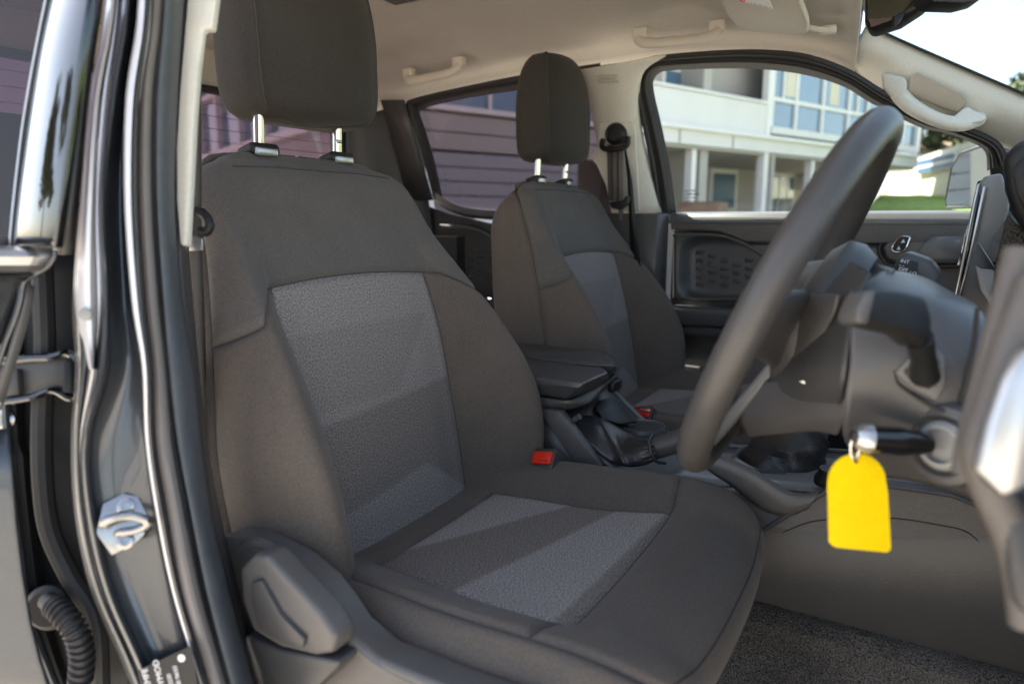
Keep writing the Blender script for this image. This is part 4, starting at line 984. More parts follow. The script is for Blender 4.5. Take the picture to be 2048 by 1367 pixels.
strip('webbing', PL([(1248, 292), (1255, 360), (1258, 430), (1262, 560)], Y=.57), PL([(1250, 292), (1264, 360), (1270, 430), (1285, 560)], Y=.57), 'plastic_dark', sb2, thick=.0015)
prism('latch_tongue', PL([(1218, 404), (1246, 400), (1250, 392), (1258, 393), (1256, 408), (1240, 420), (1222, 416)], Y=.549), (0, .012, 0), 'plastic_dark', sb2, bev=.002)
prism('tongue_plate', PL([(1236, 420), (1246, 418), (1246, 440), (1240, 440)], Y=.551), (0, .002, 0), 'steel', sb2)
def buckle(lab, c, ax, w_, h_, side):
    t = thing('belt_buckle', lab, 'buckle', c, 'seat belt buckles')
    ax = V(ax).normalized(); x = V((0, 0, 1)).cross(ax).normalized()
    x = V(side).normalized(); y = ax.cross(x).normalized(); x = y.cross(ax)
    R_ = Matrix((x, y, ax)).transposed().to_4x4()
    def at(a, b, c2): return V(c)+x*a+y*b+ax*c2
    box('housing', at(0, 0, -.035), (.028+w_, .022+h_, .07), 'plastic', t, bev=.004, rot=R_)
    rbn = box('release_button', at(0, .0, .0015), (.022+w_, .013+h_*.6, .007), 'red', t, bev=.002, rot=R_)
    box('button_step', at(.004, -.004, .0055), (.012+w_*.6, .004, .004), 'red', rbn, bev=.001, rot=R_)
    return t
b1 = buckle('red buckle between the driver seat and the console', P(1086, 916, Y=-.185), (-.25, -1.3, 1), .012, .012, (1, .15, 0))
text('buckle_lettering', 'PRESS', .006, P(1066, 946, Y=-.20), (1, 0, -.1), Zv, 'white', b1, ext=.0001)
b2 = buckle('red buckle on the far side of the console by the passenger seat', P(1284, 826, Y=.15), (-.3, -1.3, 1), .013, .010, (1, .15, 0))
box('latch_slot', P(1290, 820, Y=.142), (.020, .003, .004), 'satin', b2, bev=.0005)

# ================================================================== CENTRE CONSOLE
cc = thing('centre_console', 'dark centre console with armrest lid, cup holders and gear selector plate', 'console', (-.2, 0, .6))
CY = -.125
side = [(1040, 1000), (1100, 990), (1200, 980), (1300, 1020), (1420, 1085), (1530, 1058), (1575, 1030), (1640, 990), (1680, 968), (1780, 972), (1905, 990), (2060, 1055), (2300, 1200), (2300, 1420), (2048, 1358), (1500, 1193), (1200, 1130), (1040, 1100)]
prism('side_panel', [P(a, b, Y=CY) for a, b in side], (0, .03, 0), 'plastic_brown', cc, bev=.004)
# raised edge of the side panel: the swage line
sl1 = cr([P(a, b, Y=CY-.001) for a, b in ((1532, 1080), (1580, 1058), (1640, 1040), (1780, 1036), (1880, 1050), (1930, 1062), (1965, 1090), (1995, 1130), (2010, 1145), (2060, 1162))], 6)
prism('console_bevel', [P(a, b, Y=CY-.004) for a, b in ((1074, 816), (1118, 822), (1202, 934), (1152, 934))], (0, .02, 0), 'plastic_grey', cc, bev=.003)
tube('panel_groove', sl1, .0008, 'plastic_dark', cc, smoothp=False, sides=6)
sl2 = cr([P(a, b, Y=CY-.003) for a, b in ((1532, 1062), (1580, 1034), (1645, 986), (1690, 972), (1780, 976), (1900, 990), (1990, 1030))], 6)
tube('panel_top_edge', [P(a, b, Y=CY-.001) for a, b in side[4:13]], .003, 'soft', cc, smoothp=False, sides=8)
# console deck as lofted surface between driver-side edge and passenger-side edge
dk = [((1072, 815), (1200, 735)), ((1100, 832), (1225, 745)), ((1150, 872), (1250, 770)), ((1210, 925), (1290, 815)), ((1300, 940), (1370, 850)), ((1420, 950), (1480, 868))]
dz = crv([(-.66, 1.05), (-.57, 1.048), (-.50, 1.035), (-.45, 1.0), (-.41, .972), (-.35, .957), (-.26, .955), (-.16, .968), (-.06, .98), (.04, 1.0), (.14, 1.03), (.3, 1.08)], 6)
rows = []
for x, z in dz:
    e = .125
    rows.append([(x, y, z+o_) for y, o_ in ((-e, -.30), (-e, -.045), (-e+.006, -.022), (-e+.024, -.002), (-e+.034, 0), (-.07, -.004), (0, -.005), (.07, -.004), (e-.012, 0), (e-.003, -.004), (e, -.02), (e, -.12))])
grid('console_deck', rows, 'plastic', cc, thick=.004, ang=50)
grid('selector_plate', [[(x, y, z+.001) for y in (-.078, -.04, 0, .04, .078)] for x, z in dz if -.31 < x < .12], 'screen', cc, thick=.003)
tube('deck_edge', [(x, .118, z+.003) for x, z in dz], .0045, 'plastic_trim', cc, smoothp=False, sides=8)
grid('passenger_side_panel', [[(x, .127, z-.01), (x, .127, .6)] for x, z in dz], 'plastic', cc, thick=.004)
# armrest lid (two stepped pads on a base)
def yx(pts, z): return [P(a, b, Z=z) for a, b in pts]
lid0 = [V((-.86, -.085, 0)), V((-.86, .085, 0)), V((-.56, .085, 0)), V((-.515, .070, 0)), V((-.500, .045, 0)), V((-.500, .0, 0)), V((-.525, -.02, 0)), V((-.56, -.085, 0))]
def lidpoly(z, grow=0, dx=0): return [V((p.x+.045+dx+(grow if p.x > -.6 else -grow), p.y*(1+grow*6), z)) for p in lid0]
LZ = 1.088
def hull(name, pts, m, parent, bev, seg=4, **k):
    bm = bmesh.new()
    for p in pts: bm.verts.new(p)
    res = bmesh.ops.convex_hull(bm, input=bm.verts); bmesh.ops.delete(bm, geom=list({g for g in res['geom_interior']+res['geom_unused'] if isinstance(g, bmesh.types.BMVert)}), context='VERTS')
    bmesh.ops.dissolve_limit(bm, angle_limit=math.radians(9), verts=bm.verts, edges=bm.edges)
    bmesh.ops.bevel(bm, geom=bm.edges[:], offset=bev, segments=seg, profile=.5, affect='EDGES', clamp_overlap=True)
    return bm_obj(name, bm, m, parent, **k)
def zz(z, *pts): return [P(a, b, Z=z) for a, b in pts]
hull('armrest_base', [V((-.86, -.112, 1.066)), V((-.86, .115, 1.066)), V((-.86, -.10, 1.042)), V((-.86, .10, 1.042))] + zz(1.066, (1068, 791), (1137, 803)) + zz(1.082, (1222, 758)) + zz(1.078, (1237, 743)) + zz(1.045, (1072, 817), (1135, 821)) + zz(1.058, (1180, 806), (1212, 786)) + [V((-.47, .112, 1.055))], 'plastic_grey', cc, .004, 3)
hull('armrest_lid', [V((-.86, -.10, 1.102)), V((-.86, .02, 1.106)), V((-.86, -.122, 1.07)), V((-.86, .02, 1.07))] + zz(1.106, (1195, 725), (1218, 744)) + zz(1.103, (1164, 768), (1062, 743)) + zz(1.070, (1068, 789), (1137, 800)) + zz(1.086, (1222, 757)) + [V((-.45, .01, 1.072))], 'soft', cc, .007, 5)
hull('far_armrest_pad', [V((-.86, -.02, 1.110)), V((-.86, .115, 1.104)), V((-.86, .122, 1.07)), V((-.86, -.02, 1.08))] + zz(1.111, (1180, 700), (1214, 713), (1236, 729)) + zz(1.083, (1237, 741)) + [V((-.50, .115, 1.104)), V((-.49, .12, 1.072)), V((-.45, .0, 1.08)), V((-.47, -.03, 1.109))], 'soft', cc, .007, 5)
box('lid_latch', (-.446, .035, 1.062), (.012, .04, .018), 'plastic_dark', cc, bev=.003)
box('console_bin', (-.70, 0, .93), (.34, .20, .20), 'plastic', cc, bev=.01)
wing = [[(1412, 912), (1412, 935)], [(1435, 912), (1435, 952)], [(1460, 918), (1460, 968)], [(1510, 938), (1500, 1000)], [(1550, 965), (1535, 1022)], [(1590, 984), (1575, 1030)], [(1640, 984), (1615, 1016)]]
wa_ = crv([tuple(map(float, q[0])) for q in wing], 5); wb2 = crv([tuple(map(float, q[1])) for q in wing], 5)
grid('console_wing', [[P(a[0]+(b[0]-a[0])*t, a[1]+(b[1]-a[1])*t, Y=-.120-.010*math.sin(math.pi*(.15+.7*t))) for t in (0, .2, .4, .6, .8, 1)] for a, b in zip(wa_, wb2)], 'plastic_grey', cc, thick=.003)
prism('underseat_shade_block', [V((-.60, -.60, z)) for z in ()] or [V((-.60, -.58, .57)), V((-.27, -.58, .57)), V((-.27, -.58, .80)), V((-.60, -.58, .80))], (0, .42, 0), 'plastic_dark', cabin, bev=.01)  # dark block added to blacken the shaded space under the seat
# cup holders
for (x, y, r) in ((-.405, .075, .036),):
    z = .982
    lathe('cup_holder', [(r+.006, -.003), (r+.004, .003), (r, .002), (r-.001, -.002), (r-.002, -.0018)], (x, y, z), (0, 0, 1), 'plastic_trim', cc, seg=32)
    lathe('cup_well', [(r-.002, .0), (r-.001, .0015), (.0, .0012)], (x, y, z-.001), (0, 0, 1), 'plastic_dark', cc, seg=32)
prism('tray_recess', [P(a, b, pl=(.62, 0, 1, 1.0-.0+.62*-.46+.012)) for a, b in ((1188, 818), (1195, 805), (1216, 798), (1233, 801), (1273, 846), (1240, 850), (1205, 840))], (0, 0, .0035), 'plastic_dark', cc, bev=.001)
# gear selector
pz = .962
gp0 = V((-.165, .0, .968))
rows = []
for i, (dx, dz_, rx, ry) in enumerate(((0, 0, .066, .050), (.002, .012, .064, .047), (.008, .024, .054, .040), (.014, .034, .056, .042), (.020, .046, .050, .034), (.022, .058, .036, .026), (.022, .080, .014, .014))):
    r_ = []
    for s in range(40):
        a = 2*math.pi*s/40; w_ = 1+.13*(abs(math.sin(a*2.5+i*.9))-.5)+.06*math.sin(a*7+i*2)*(1 if 0 < i < 6 else 0)
        r_.append(gp0+V((dx+rx*w_*math.cos(a), .04+ry*w_*math.sin(a), dz_)))
    rows.append(r_)
gs = thing('gear_selector', 'gear lever with creased black leather boot behind the steering wheel', 'gear lever', gp0)
gg = grid('leather_boot', [[V(q) for q in r_] for r_ in crv([tuple(c for p in r_ for c in p) for r_ in rows], 4)] if False else rows, 'leather', gs, closed=True)
gg.modifiers.new('smooth', 'SUBSURF').render_levels = 1
tube('lever_stick', [gp0+V((.015, .04, .06)), gp0+V((.0, .04, .14))], .009, 'plastic', gs, smoothp=False)
lathe('lever_knob', [(.012, 0), (.022, .02), (.025, .05), (.018, .075), (0, .08)], gp0+V((.0, .04, .13)), (-.1, 0, 1), 'leather', gs, seg=24)
prism('boot_frame', [gp0+V((a*.072, .04+b*.056, -.002)) for a, b in ((-1, -.7), (-.7, -1), (.7, -1), (1, -.7), (1, .7), (.7, 1), (-.7, 1), (-1, .7))], (0, 0, .006), 'plastic_trim', gs, bev=.002)
for k_, ch in enumerate('MDNRP'):
    q = P(1502+k_*14+(24 if ch == 'P' else 0), 914+k_*2.6+(4 if ch == 'P' else 0), Z=.976); text('gear_letter', ch, .010, q, (0, 1, 0), (-1, 0, 0), 'white', cc, ext=.0002)
lathe('drive_mode_knob', [(.026, -.004), (.026, .004), (.022, .010), (.020, .018), (0, .019)], P(1668, 962, Z=.992), (0, 0, 1), 'plastic_dark', cc, seg=28)
# hand brake
hb = thing('handbrake', 'raised handbrake lever with stitched black leather boot', 'handbrake', P(1260, 900, Y=-.06))
tube('grip', [P(1296, 900, Y=-.078), P(1400, 868, Y=-.07), P(1540, 826, Y=-.062)], [.0175, .0180, .020], 'leather_grip', hb, sides=24)
tube('boot_collar', [P(1305, 868, Y=-.075), P(1298, 882, Y=-.094), P(1302, 902, Y=-.104), P(1313, 922, Y=-.10), P(1330, 926, Y=-.08)], .0026, 'leather', hb, sides=8)
bt_t = crv([(1150., 848., -.055), (1157., 835., -.045), (1185., 831., -.03), (1215., 842., -.025), (1245., 860., -.035), (1272., 870., -.05), (1302., 872., -.062)], 8)
bt_b = crv([(1149., 853., -.075), (1160., 874., -.098), (1188., 898., -.106), (1222., 924., -.108), (1252., 932., -.105), (1285., 930., -.10), (1314., 919., -.088)], 8)
rows = []
NB = len(bt_t)
for i_ in range(NB):
    sN = i_/(NB-1); r_ = []
    for q in range(25):
        t = q/24; a = [bt_t[i_][d]+(bt_b[i_][d]-bt_t[i_][d])*t for d in range(3)]
        bulge = (.016+.010*sN)*math.sin(math.pi*t)**.7
        fold = .0055*sN**.6*(abs(math.sin(7.5*(sN+.28*t)+1.2*math.sin(3*t)))-.5) + .004*math.exp(-((sN-.42-.25*t)/.035)**2) - .010*math.exp(-((sN-.20)/.13)**2-((t-.55)/.28)**2)
        pk = .003*math.cos(t*34)*max(0, (sN-.82)/.18)
        r_.append(P(a[0], a[1], Y=a[2]-bulge-fold-pk))
    rows.append(r_)
grid('leather_boot', rows, 'leather', hb, thick=.002, ang=70)
for off in (-1, 1):
    for q in range(1, 24, 1):
        sp_ = [rows[min(NB-1, max(0, int((.42+.25*tt/24)*(NB-1))+off))][int(tt)] for tt in (q, q+.0)]
        a = rows[min(NB-1, int(round((.42+.25*q/24)*(NB-1)))+off)][q]; b = rows[min(NB-1, int(round((.42+.25*(q+1)/24)*(NB-1)))+off)][min(24, q+1)]
        n_ = (CAM-a).normalized()*.0012
        tube('stitch', [a+(b-a)*.15+n_, a+(b-a)*.75+n_], .0007, 'plastic_dark', hb, smoothp=False, sides=5)
tube('boot_frame', [P(a, b, Y=-.105) for a, b in ((1160, 832), (1146, 842), (1146, 860), (1166, 886), (1202, 916), (1245, 948), (1280, 970))], .0048, 'plastic_grey', hb, sides=8)

# ================================================================== STEERING
SC = V((-.114, -.327, 1.267)); TT = .408; RW = .1844
wx = V((math.sin(TT), 0, math.cos(TT))); wy = V((0, 1, 0)); wnm = V((-math.cos(TT), 0, math.sin(TT)))
stw = thing('steering_wheel', 'grey moulded steering wheel seen nearly edge on', 'steering wheel', SC)
tube('rim', [SC+wx*(RW*math.cos(a))+wy*(RW*math.sin(a)) for a in [2*math.pi*k/48 for k in range(48)]], .0160, 'rim', stw, closed=True, smoothp=False, sides=24, up=tuple(wnm))
def sw_(a, b, c): return SC+wx*a+wy*b+wnm*c
lathe('airbag_hub', [(.075, -.035), (.082, -.020), (.080, -.006), (.066, .004), (.04, .010), (0, .012)], SC-wnm*.018, tuple(wnm), 'plastic', stw, seg=36)
for s in (-1, 1):
    prism('spoke', [sw_(.028, s*.06, -.028), sw_(.030, s*.172, -.006), sw_(-.020, s*.172, -.006), sw_(-.055, s*.05, -.03)], wnm*.016, 'plastic', stw, bev=.006, seg=3)
prism('lower_spoke', [sw_(-.05, -.045, -.03), sw_(-.05, .045, -.03), sw_(-.178, .022, -.006), sw_(-.178, -.022, -.006)], wnm*.014, 'plastic_trim', stw, bev=.005, seg=3)
# column
colm = thing('steering_column', 'steering column shroud with ignition barrel', 'steering column', SC+V((.1, 0, -.05)))
def Ls(rowsdef, name, m, parent, n=5, **k):      # loft from pixel rows with depth: rowsdef list of [(px,py,Y)...]
    rr_ = [crv([tuple(map(float, q)) for q in r_], n) for r_ in rowsdef]
    cols_ = [crv([rr_[i][j] for i in range(len(rr_))], n) for j in range(len(rr_[0]))]
    return grid(name, [[P(c[i][0], c[i][1], Y=c[i][2]) for c in cols_] for i in range(len(cols_[0]))], m, parent, thick=.003, **k)
# hub cowl directly behind the wheel
Ls([[(1560, 560, -.20), (1610, 528, -.28), (1690, 522, -.36), (1740, 545, -.42)],
    [(1500, 640, -.22), (1560, 590, -.32), (1660, 580, -.40), (1715, 600, -.44)],
    [(1480, 740, -.24), (1540, 700, -.34), (1620, 690, -.42), (1700, 690, -.455)],
    [(1470, 820, -.24), (1520, 790, -.34), (1600, 780, -.42), (1690, 770, -.455)],
    [(1480, 870, -.22), (1540, 850, -.32), (1620, 850, -.38), (1670, 860, -.41)]], 'hub_cowl', 'plastic', colm)
Ls([[(1600, 560, -.26), (1650, 525, -.28), (1700, 518, -.29), (1715, 524, -.30)],
    [(1590, 590, -.34), (1640, 575, -.35), (1700, 560, -.34), (1760, 532, -.33)],
    [(1600, 600, -.40), (1680, 590, -.41), (1740, 575, -.40), (1790, 540, -.36)]], 'upper_cowl_cap', 'shroud', colm)
Ls([[(1700, 575, -.42), (1770, 545, -.36), (1840, 555, -.34), (1900, 585, -.32)],
    [(1700, 620, -.455), (1780, 600, -.44), (1870, 600, -.43), (1960, 625, -.40)],
    [(1700, 720, -.47), (1790, 700, -.465), (1880, 700, -.46), (1990, 720, -.44)],
    [(1690, 800, -.47), (1790, 790, -.465), (1900, 800, -.46), (2000, 830, -.45)],
    [(1690, 880, -.45), (1790, 880, -.45), (1900, 900, -.45), (1990, 930, -.45)],
    [(1760, 950, -.41), (1830, 960, -.41), (1900, 980, -.41), (1990, 1010, -.42)]], 'column_shroud', 'shroud', colm)
tube('shroud_seam', [P(a, b, Y=-.468) for a, b in ((1705, 800), (1780, 740), (1800, 770), (1870, 815), (1950, 835))], .0014, 'plastic_dark', colm, sides=6)
tube('shroud_seam', [P(a, b, Y=-.462) for a, b in ((1955, 615), (1948, 680), (1930, 770), (1922, 800), (1960, 822), (2000, 830))], .0016, 'plastic_dark', colm, sides=6)
prism('boot_socket_bezel', [P(a, b, Y=-.4685) for a, b in ((1790, 744), (1830, 700), (1872, 694), (1892, 712), (1890, 770), (1872, 800), (1830, 776))], (0, -.003, 0), 'plastic_trim', colm, bev=.0014)
prism('boot_socket', [P(a, b, Y=-.472) for a, b in ((1806, 742), (1834, 714), (1862, 708), (1878, 720), (1874, 760), (1858, 778), (1822, 762))], (0, -.002, 0), 'plastic_dark', colm, bev=.001)
ig = P(1888, 890, Y=-.468)
axk = (P(1710, 872, Y=-.50)-ig).normalized()
lathe('ignition_bezel', [(.033, -.03), (.033, -.004), (.030, .002), (.024, .004), (.022, .000), (.019, -.002)], ig, axk*.6+V((0, -.6, 0)), 'shroud', colm, seg=36)
lathe('ignition_barrel', [(.019, -.03), (.019, .004), (.016, .007), (.0135, .007), (.0135, .001), (0, .001)], ig, axk*.6+V((0, -.6, 0)), 'screen', colm, seg=32)
Ls([[(1560, 622, -.36), (1610, 592, -.40), (1655, 584, -.43), (1678, 590, -.445)],
    [(1540, 690, -.36), (1590, 660, -.40), (1640, 640, -.43), (1668, 630, -.44)],
    [(1522, 760, -.35), (1560, 735, -.38), (1600, 712, -.41), (1640, 680, -.425)]], 'airbag_side_cover', 'shroud', colm)
prism('cowl_highlight', [P(a, b, Y=-.43) for a, b in ((1596, 762), (1625, 757), (1652, 768), (1655, 775), (1625, 776))], (0, .003, 0), 'satin', colm, bev=.001)  # silvery sliver drawn as the highlight on the lower cowl
Ls([[(1478, 770, -.33), (1560, 762, -.385), (1640, 772, -.42), (1702, 776, -.446)],
    [(1476, 830, -.345), (1560, 825, -.395), (1630, 828, -.425), (1690, 836, -.44)],
    [(1496, 872, -.32), (1560, 866, -.375), (1630, 860, -.405), (1675, 868, -.425)]], 'lower_cowl', 'shroud', colm)
# stalks
s1 = thing('indicator_stalk', 'dark column stalk nearest the driver door above the key', 'stalk', P(1850, 740, Y=-.47))
tube('stem', [P(1850, 752, Y=-.475), P(1846, 715, Y=-.492), P(1838, 675, Y=-.51)], [.0105, .0085, .0095], 'plastic_dark', s1, sides=16)
prism('paddle', [P(a, b, d=q) for a, b, q in ((1742, 578, .462), (1800, 580, .47), (1858, 592, .478), (1868, 640, .480), (1866, 694, .480), (1838, 694, .478), (1806, 668, .47), (1722, 648, .462))], FW*.028, 'plastic_dark', s1, bev=.007, seg=4)
prism('paddle_tip', [P(a, b, d=q) for a, b, q in ((1713, 638, .4615), (1716, 620, .4615), (1734, 582, .4615), (1754, 580, .4615), (1738, 648, .4615), (1722, 647, .4615))], FW*.0285, 'plastic_grey', s1, bev=.006, seg=3)
s2 = thing('wiper_stalk', 'far column stalk with white printed switch symbols', 'stalk', P(1840, 560, Y=-.16))
prism('paddle', PL([(1783, 545), (1795, 512), (1812, 503), (1860, 520), (1876, 545), (1880, 590), (1850, 590), (1800, 560)], Y=-.17), (.004, .04, 0), 'plastic', s2, bev=.005, seg=3)
pf = prism('switch_face', PL([(1789, 546), (1800, 516), (1836, 524), (1832, 570), (1812, 558)], Y=-.174), (0, .006, 0), 'plastic_dark', s2, bev=.001)
for k_, (a, b, s) in enumerate(((1800, 524, 'INT'), (1798, 532, '- -'), (1796, 540, 'OFF'), (1818, 548, 'LO'), (1822, 556, 'ON'))):
    text('switch_symbol', s, .0055, P(a, b, Y=-.177), (1, 0, -.2), Zv, 'white', pf, ext=.0001)
tube('stem', [P(1850, 575, Y=-.15), P(1830, 610, Y=-.25)], .008, 'plastic_dark', s2, smoothp=False)
# key and tag
key = thing('car_key', 'black car key with chrome tip turned in the ignition', 'key', ig)
k0 = ig+axk*.012; k1 = P(1738, 876, Y=-.497)
tube('key_head', [k0, k0*.5+k1*.5, k1], [.009, .0125, .0115], 'gloss', key, sides=20, flat=(.9, 1))
lathe('key_cap', [(.0118, 0), (.011, .006), (.007, .011), (0, .012)], k1, axk, 'satin', key, seg=24)
tip = P(1714, 872, Y=-.502)
lathe('ring_eye', [(.0045, -.004), (.0055, 0), (.0045, .004)], tip, (0, 0, 1), 'plastic_dark', key, seg=16)
kr = P(1710, 893, Y=-.503)
rg = tube('key_ring', [kr+RT*(.0035*math.sin(a))+V((0, 0, 1))*(.0095*math.cos(a)) for a in [2*math.pi*k/20 for k in range(20)]], .0011, 'chrome', closed=True, smoothp=False, sides=8,
     label='small chrome split ring joining key and yellow tag', cat='key ring')
dT = (P(1720, 1000, Y=-.503)-CAM).dot(FW)
tg = thing('key_tag', 'blank yellow plastic key tag hanging below the ignition', 'key tag', P(1716, 910, Y=-.503))
bm = bmesh.new()
out_t = []
prof = [(1781, 1100), (1662, 1093)]
ol = [(1664, 1089), (1660, 1084), (1657, 965)]
for k_ in range(0, 13):
    a = math.pi*k_/12; ol.append((1715-57*math.cos(a), 962-56*math.sin(a)))
ol += [(1776, 985), (1782, 1094), (1780, 1100), (1774, 1104), (1672, 1094)]
hol = [(1713+5*math.cos(2*math.pi*k_/12), 922+5*math.sin(2*math.pi*k_/12)) for k_ in range(12)]
vo = [bm.verts.new(P(a, b, d=dT)) for a, b in ol]; vh = [bm.verts.new(P(a, b, d=dT)) for a, b in hol]
eo = [bm.edges.new((vo[i], vo[(i+1) % len(vo)])) for i in range(len(vo))]; eh = [bm.edges.new((vh[i], vh[(i+1) % 12])) for i in range(12)]
bmesh.ops.triangle_fill(bm, edges=eo+eh, use_beauty=True)
r_ = bmesh.ops.extrude_face_region(bm, geom=bm.faces[:]); bmesh.ops.translate(bm, vec=FW*.0025, verts=[v for v in r_['geom'] if isinstance(v, bmesh.types.BMVert)])
bm_obj('tag_plate', bm, 'yellow', tg, smooth=False)

# ================================================================== DASHBOARD
db = thing('dashboard', 'dark dashboard with silver framed upright screen and mesh trim', 'dashboard', (.4, 0, .7))
rows = []
for x, z in ((.13, 1.25), (.16, 1.31), (.22, 1.345), (.35, 1.35), (.6, 1.33), (.95, 1.30)): rows.append([(x+.0*y, y, z-.02*(abs(y)/.7)**4) for y in [-.70+1.4*k/20 for k in range(21)]])
rows = [[(.14, q[1], 1.0) for q in rows[0]], [(.125, q[1], 1.15) for q in rows[0]]] + rows
grid('dash_top', rows, 'plastic_grey', db, thick=.006)
prism('lower_dash', [V((.14, -.70, 1.02)), V((.14, .70, 1.02)), V((.30, .70, .80)), V((.30, -.70, .80))], (.2, 0, 0), 'plastic', db, bev=.01)
YS = .14
def ds(pts, y): return [P(a, b, Y=y) for a, b in pts]
prism('screen', ds([(1954, 362), (1972, 356), (1942, 560), (1918, 640), (1900, 640), (1925, 500)], YS), (.01, .14, 0), 'gloss', db, bev=.003)
prism('screen_frame', ds([(1956, 372), (1970, 352), (2004, 346), (2020, 400), (2018, 425), (1985, 480), (1972, 540), (1950, 585), (1915, 660), (1930, 560), (1965, 400)], YS-.02), (.0, .03, 0), 'screen', db, bev=.004, seg=3)
prism('screen_trim_line', ds([(1955, 368), (1960, 366), (1912, 610), (1904, 640), (1898, 640), (1928, 500)], YS-.028), (0, .006, 0), 'satin', db, bev=.001)
prism('screen_trim_line', ds([(1966, 372), (1974, 374), (1935, 570), (1912, 640), (1906, 640), (1940, 500)], YS-.03), (0, .006, 0), 'satin', db, bev=.001)
M['mesh'] = mat('dash_mesh_trim', (.08, .07, .062), .7, noise=(30, .05), bump=[('vor', 260, .9, .003)])
prism('mesh_trim', ds([(2016, 428), (2080, 500), (2080, 640), (1992, 610), (1990, 540)], YS-.10), (0, .02, 0), 'mesh', db, bev=.004)
prism('vent_blade', ds([(1950, 530), (1962, 538), (1990, 540), (1990, 548), (1984, 590), (2030, 612), (2030, 622), (1980, 612), (1960, 580)], YS-.12), (0, .01, 0), 'screen', db, bev=.003)
prism('vent_panel', ds([(1955, 480), (1992, 536), (1985, 600), (2060, 640), (2060, 700), (1900, 660), (1930, 560)], YS-.07), (0, .02, 0), 'plastic', db, bev=.004)
prism('instrument_hood', [P(a, b, Y=-.14) for a, b in ((2003, 322), (2018, 292), (2044, 278), (2110, 268), (2110, 500), (2056, 478), (2024, 430), (2008, 380))], (.03, .22, 0), 'plastic_dark', db, bev=.018, seg=4)
prism('instrument_panel', ds([(2020, 340), (2045, 310), (2090, 305), (2090, 450), (2050, 430), (2030, 390)], -.15), (.05, .12, 0), 'plastic_dark', db, bev=.006)
# near pillar foot: weatherstrip and jamb silvered to imitate reflected sky at the right edge
def nb(pts, d): return [P(a, b, d=d) for a, b in pts]
tube('front_door_seal', nb([(2075, 560), (2025, 690), (1990, 800), (1962, 900), (1985, 985), (2020, 1060), (2045, 1140), (2060, 1250)], .36), .0095, 'plastic_brown', cabin, sides=12)
tube('front_door_seal', nb([(2040, 500), (2005, 640), (1975, 760), (1945, 880), (1935, 950)], .375), .008, 'plastic_brown', cabin, sides=12)
prism('front_jamb', nb([(2048, 700), (2120, 690), (2120, 940), (2040, 985), (2010, 995), (1960, 945), (1985, 850), (2015, 760)], .33), FW*.01, 'satin', cabin, bev=.004)
prism('front_jamb_lower', nb([(2018, 1040), (2120, 1030), (2120, 1300), (2040, 1210)], .35), FW*.01, 'plastic', cabin, bev=.004)

# ================================================================== ROOF FITTINGS
def handle(lab, a, b, drop, sag, name='grab_handle', r=.009, m='beige_handle', offs=(0, -.012, -.024)):
    t = thing(name, lab, 'grab handle', (a+b)/2, 'roof grab handles')
    d = (b-a); o_ = V(offs)
    tube('bar', [a, a+o_*.6, a+d*.13+o_, a+d*.5+o_*1.08, a+d*.87+o_, b+o_*.6, b], r, m, t, sides=14, n=6, flat=(.85, 1.35))
    for q in (a, b): box('mount', q, (.035, .02, .024), m, t, bev=.005)
    return t
handle('pale grab handle on the headliner above the passenger window', P(1282, 68, Y=.475), P(1436, 52, Y=.475), 0, 0)
handle('pale grab handle on the headliner above the rear door', P(818, 146, Y=.46), P(918, 124, Y=.46), 0, 0)
ga = thing('pillar_handle', 'large pale grab handle on the far windscreen pillar', 'grab handle', P(1870, 200, Y=.6))
tube('bar', [P(1778, 152, Y=.63), P(1790, 178, Y=.60), P(1822, 212, Y=.575), P(1870, 238, Y=.565), P(1915, 248, Y=.57), P(1950, 240, Y=.60), P(1962, 232, Y=.635)], [.013, .0155, .0145, .013, .0135, .0145, .012], 'beige_plastic', ga, sides=16, flat=(1, 1.1))
prism('upper_mount', [P(a, b, Y=q) for a, b, q in ((1762, 146, .585), (1808, 152, .58), (1815, 165, .57), (1808, 190, .565), (1790, 200, .57), (1766, 180, .585))], (0, .04, 0), 'beige_plastic', ga, bev=.006, seg=3)
prism('lower_mount', [P(a, b, Y=q) for a, b, q in ((1932, 212, .575), (1974, 232, .58), (1968, 244, .58), (1930, 250, .56), (1900, 238, .56))], (0, .04, 0), 'beige_plastic', ga, bev=.006, seg=3)
prism('recess', [P(a, b, Y=q) for a, b, q in ((1818, 156, .585), (1834, 144, .575), (1925, 188, .57), (1936, 200, .575), (1915, 226, .60), (1815, 190, .60))], (0, .01, 0), 'beige_handle', ga, bev=.003)
sv = thing('sun_visor', 'folded pale sun visor with printed airbag warning label', 'sun visor', P(1540, 30, Y=.4))
def rz(px, py, z): return P(px, py, Z=z-.035)
vz = 1.772
vis = prism('visor_board', [rz(a, b, q) for a, b, q in ((1425, -30, 1.79), (1450, 30, 1.775), (1475, 58, 1.768), (1500, 66, 1.76), (1590, 71, 1.742), (1618, 68, 1.738), (1618, 52, 1.742), (1590, -30, 1.78))], (0.0, 0, .020), 'beige_handle', sv, bev=.008, seg=3)
tube('visor_hinge', [P(1606, 52, Y=.43), P(1630, 58, Y=.45), P(1656, 60, Y=.47)], .0055, 'beige_handle', sv, sides=10)
box('hinge_mount', P(1656, 60, Y=.475), (.03, .02, .016), 'beige_handle', sv, bev=.004)
lb4 = [rz(1448, -6, 1.770), rz(1546, 19, 1.762), rz(1530, -20, 1.772), rz(1440, -28, 1.78)]
lbl = prism('warning_label', lb4, (0, 0, .002), 'white', sv, smooth=False)
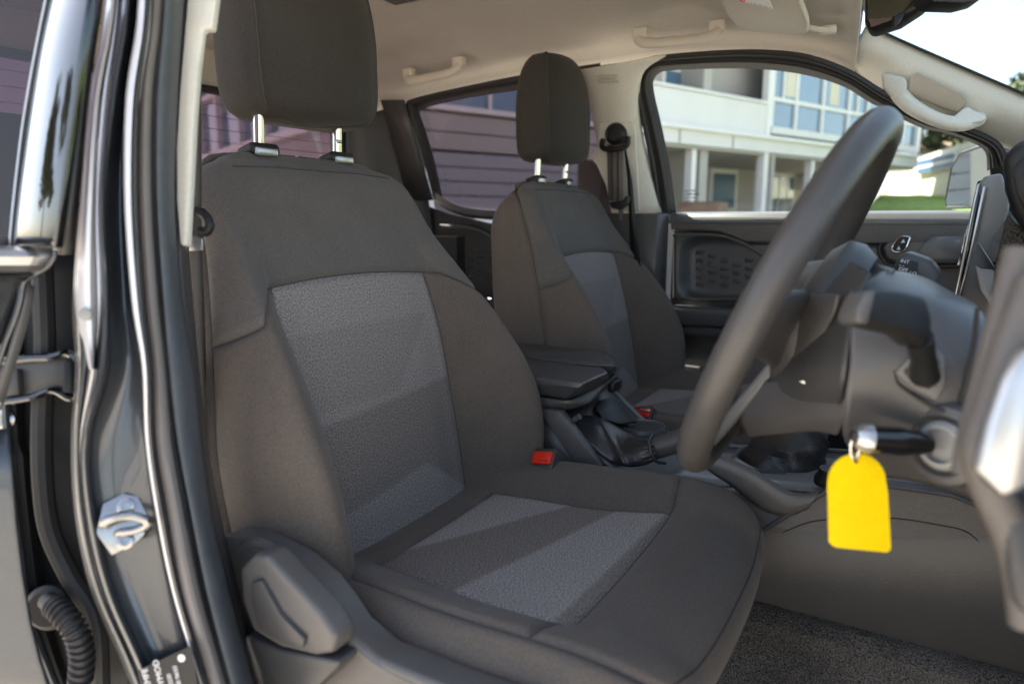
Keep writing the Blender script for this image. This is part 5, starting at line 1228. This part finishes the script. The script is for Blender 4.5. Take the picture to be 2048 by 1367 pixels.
prism('label_hazard_band', [lb4[0]+(lb4[1]-lb4[0])*0.01+V((0, 0, -.001)), lb4[0]+(lb4[1]-lb4[0])*.22+V((0, 0, -.001)), lb4[3]+(lb4[2]-lb4[3])*.22+V((0, 0, -.001)), lb4[3]+V((0, 0, -.001))], (0, 0, .0008), 'yellow', lbl, smooth=False)
cq = (lb4[0]*.62+lb4[1]*.38); cq2 = lb4[3]*.62+lb4[2]*.38; cm_ = cq*.7+cq2*.3
tube('label_ban_ring', [cm_+(lb4[1]-lb4[0]).normalized()*(.009*math.cos(a))+(lb4[3]-lb4[0]).normalized()*(.009*math.sin(a))+V((0, 0, -.001)) for a in [2*math.pi*k/16 for k in range(16)]], .0009, 'red', lbl, closed=True, smoothp=False, sides=6)
tube('label_ban_ring', [cm_+(lb4[1]-lb4[0]).normalized()*.0064+(lb4[3]-lb4[0]).normalized()*.0064+V((0, 0, -.001)), cm_-(lb4[1]-lb4[0]).normalized()*.0064-(lb4[3]-lb4[0]).normalized()*.0064+V((0, 0, -.001))], .0009, 'red', lbl, smoothp=False, sides=6)
for k_ in range(4):
    q = lb4[0]+(lb4[1]-lb4[0])*(.55+.11*k_)+(lb4[3]-lb4[0])*.12+V((0, 0, -.001)); tube('label_figure', [q, q+(lb4[3]-lb4[0])*.25+(lb4[1]-lb4[0])*.04, q+(lb4[1]-lb4[0])*.08], .0007, 'ink', lbl, smoothp=False, sides=5)
im = thing('rear_view_mirror', 'dark interior rear-view mirror at the top of the windscreen', 'mirror', P(1790, 20, Y=.0))
prism('housing', [P(a, b, d=q) for a, b, q in ((1730, -40, .98), (1728, 40, .98), (1738, 62, .98), (1800, 42, .95), (1850, 8, .92), (1870, -40, .92))], RT*.02+FW*.03, 'plastic_dark', im, bev=.008, seg=3)
prism('mirror_glass', [P(a, b, d=q) for a, b, q in ((1737, -40, .976), (1735, 40, .976), (1741, 56, .976), (1797, 36, .946), (1828, -2, .93), (1840, -40, .925))], -FW*.002, 'dim_mirror', im, smooth=False)
prism('dip_lever', [P(a, b, d=.94) for a, b in ((1790, 30), (1812, 20), (1806, 38), (1796, 50), (1787, 52))], FW*.008, 'plastic_dark', im, bev=.002)
tube('mirror_arm', [P(1800, -20, d=.97), P(1850, -60, Y=.0)], .008, 'plastic_dark', im, smoothp=False)
prism('sensor_cover', [P(a, b, d=.85) for a, b in ((1850, -10), (1870, 4), (1930, 6), (1968, -4), (1975, -30), (1850, -30))], FW*.03, 'plastic_dark', im, bev=.004)
box('roof_lamp', P(820, -20, Z=1.80), (.16, .10, .012), 'plastic_grey', label='small roof lamp at the top edge of the headliner', cat='lamp', bev=.004)
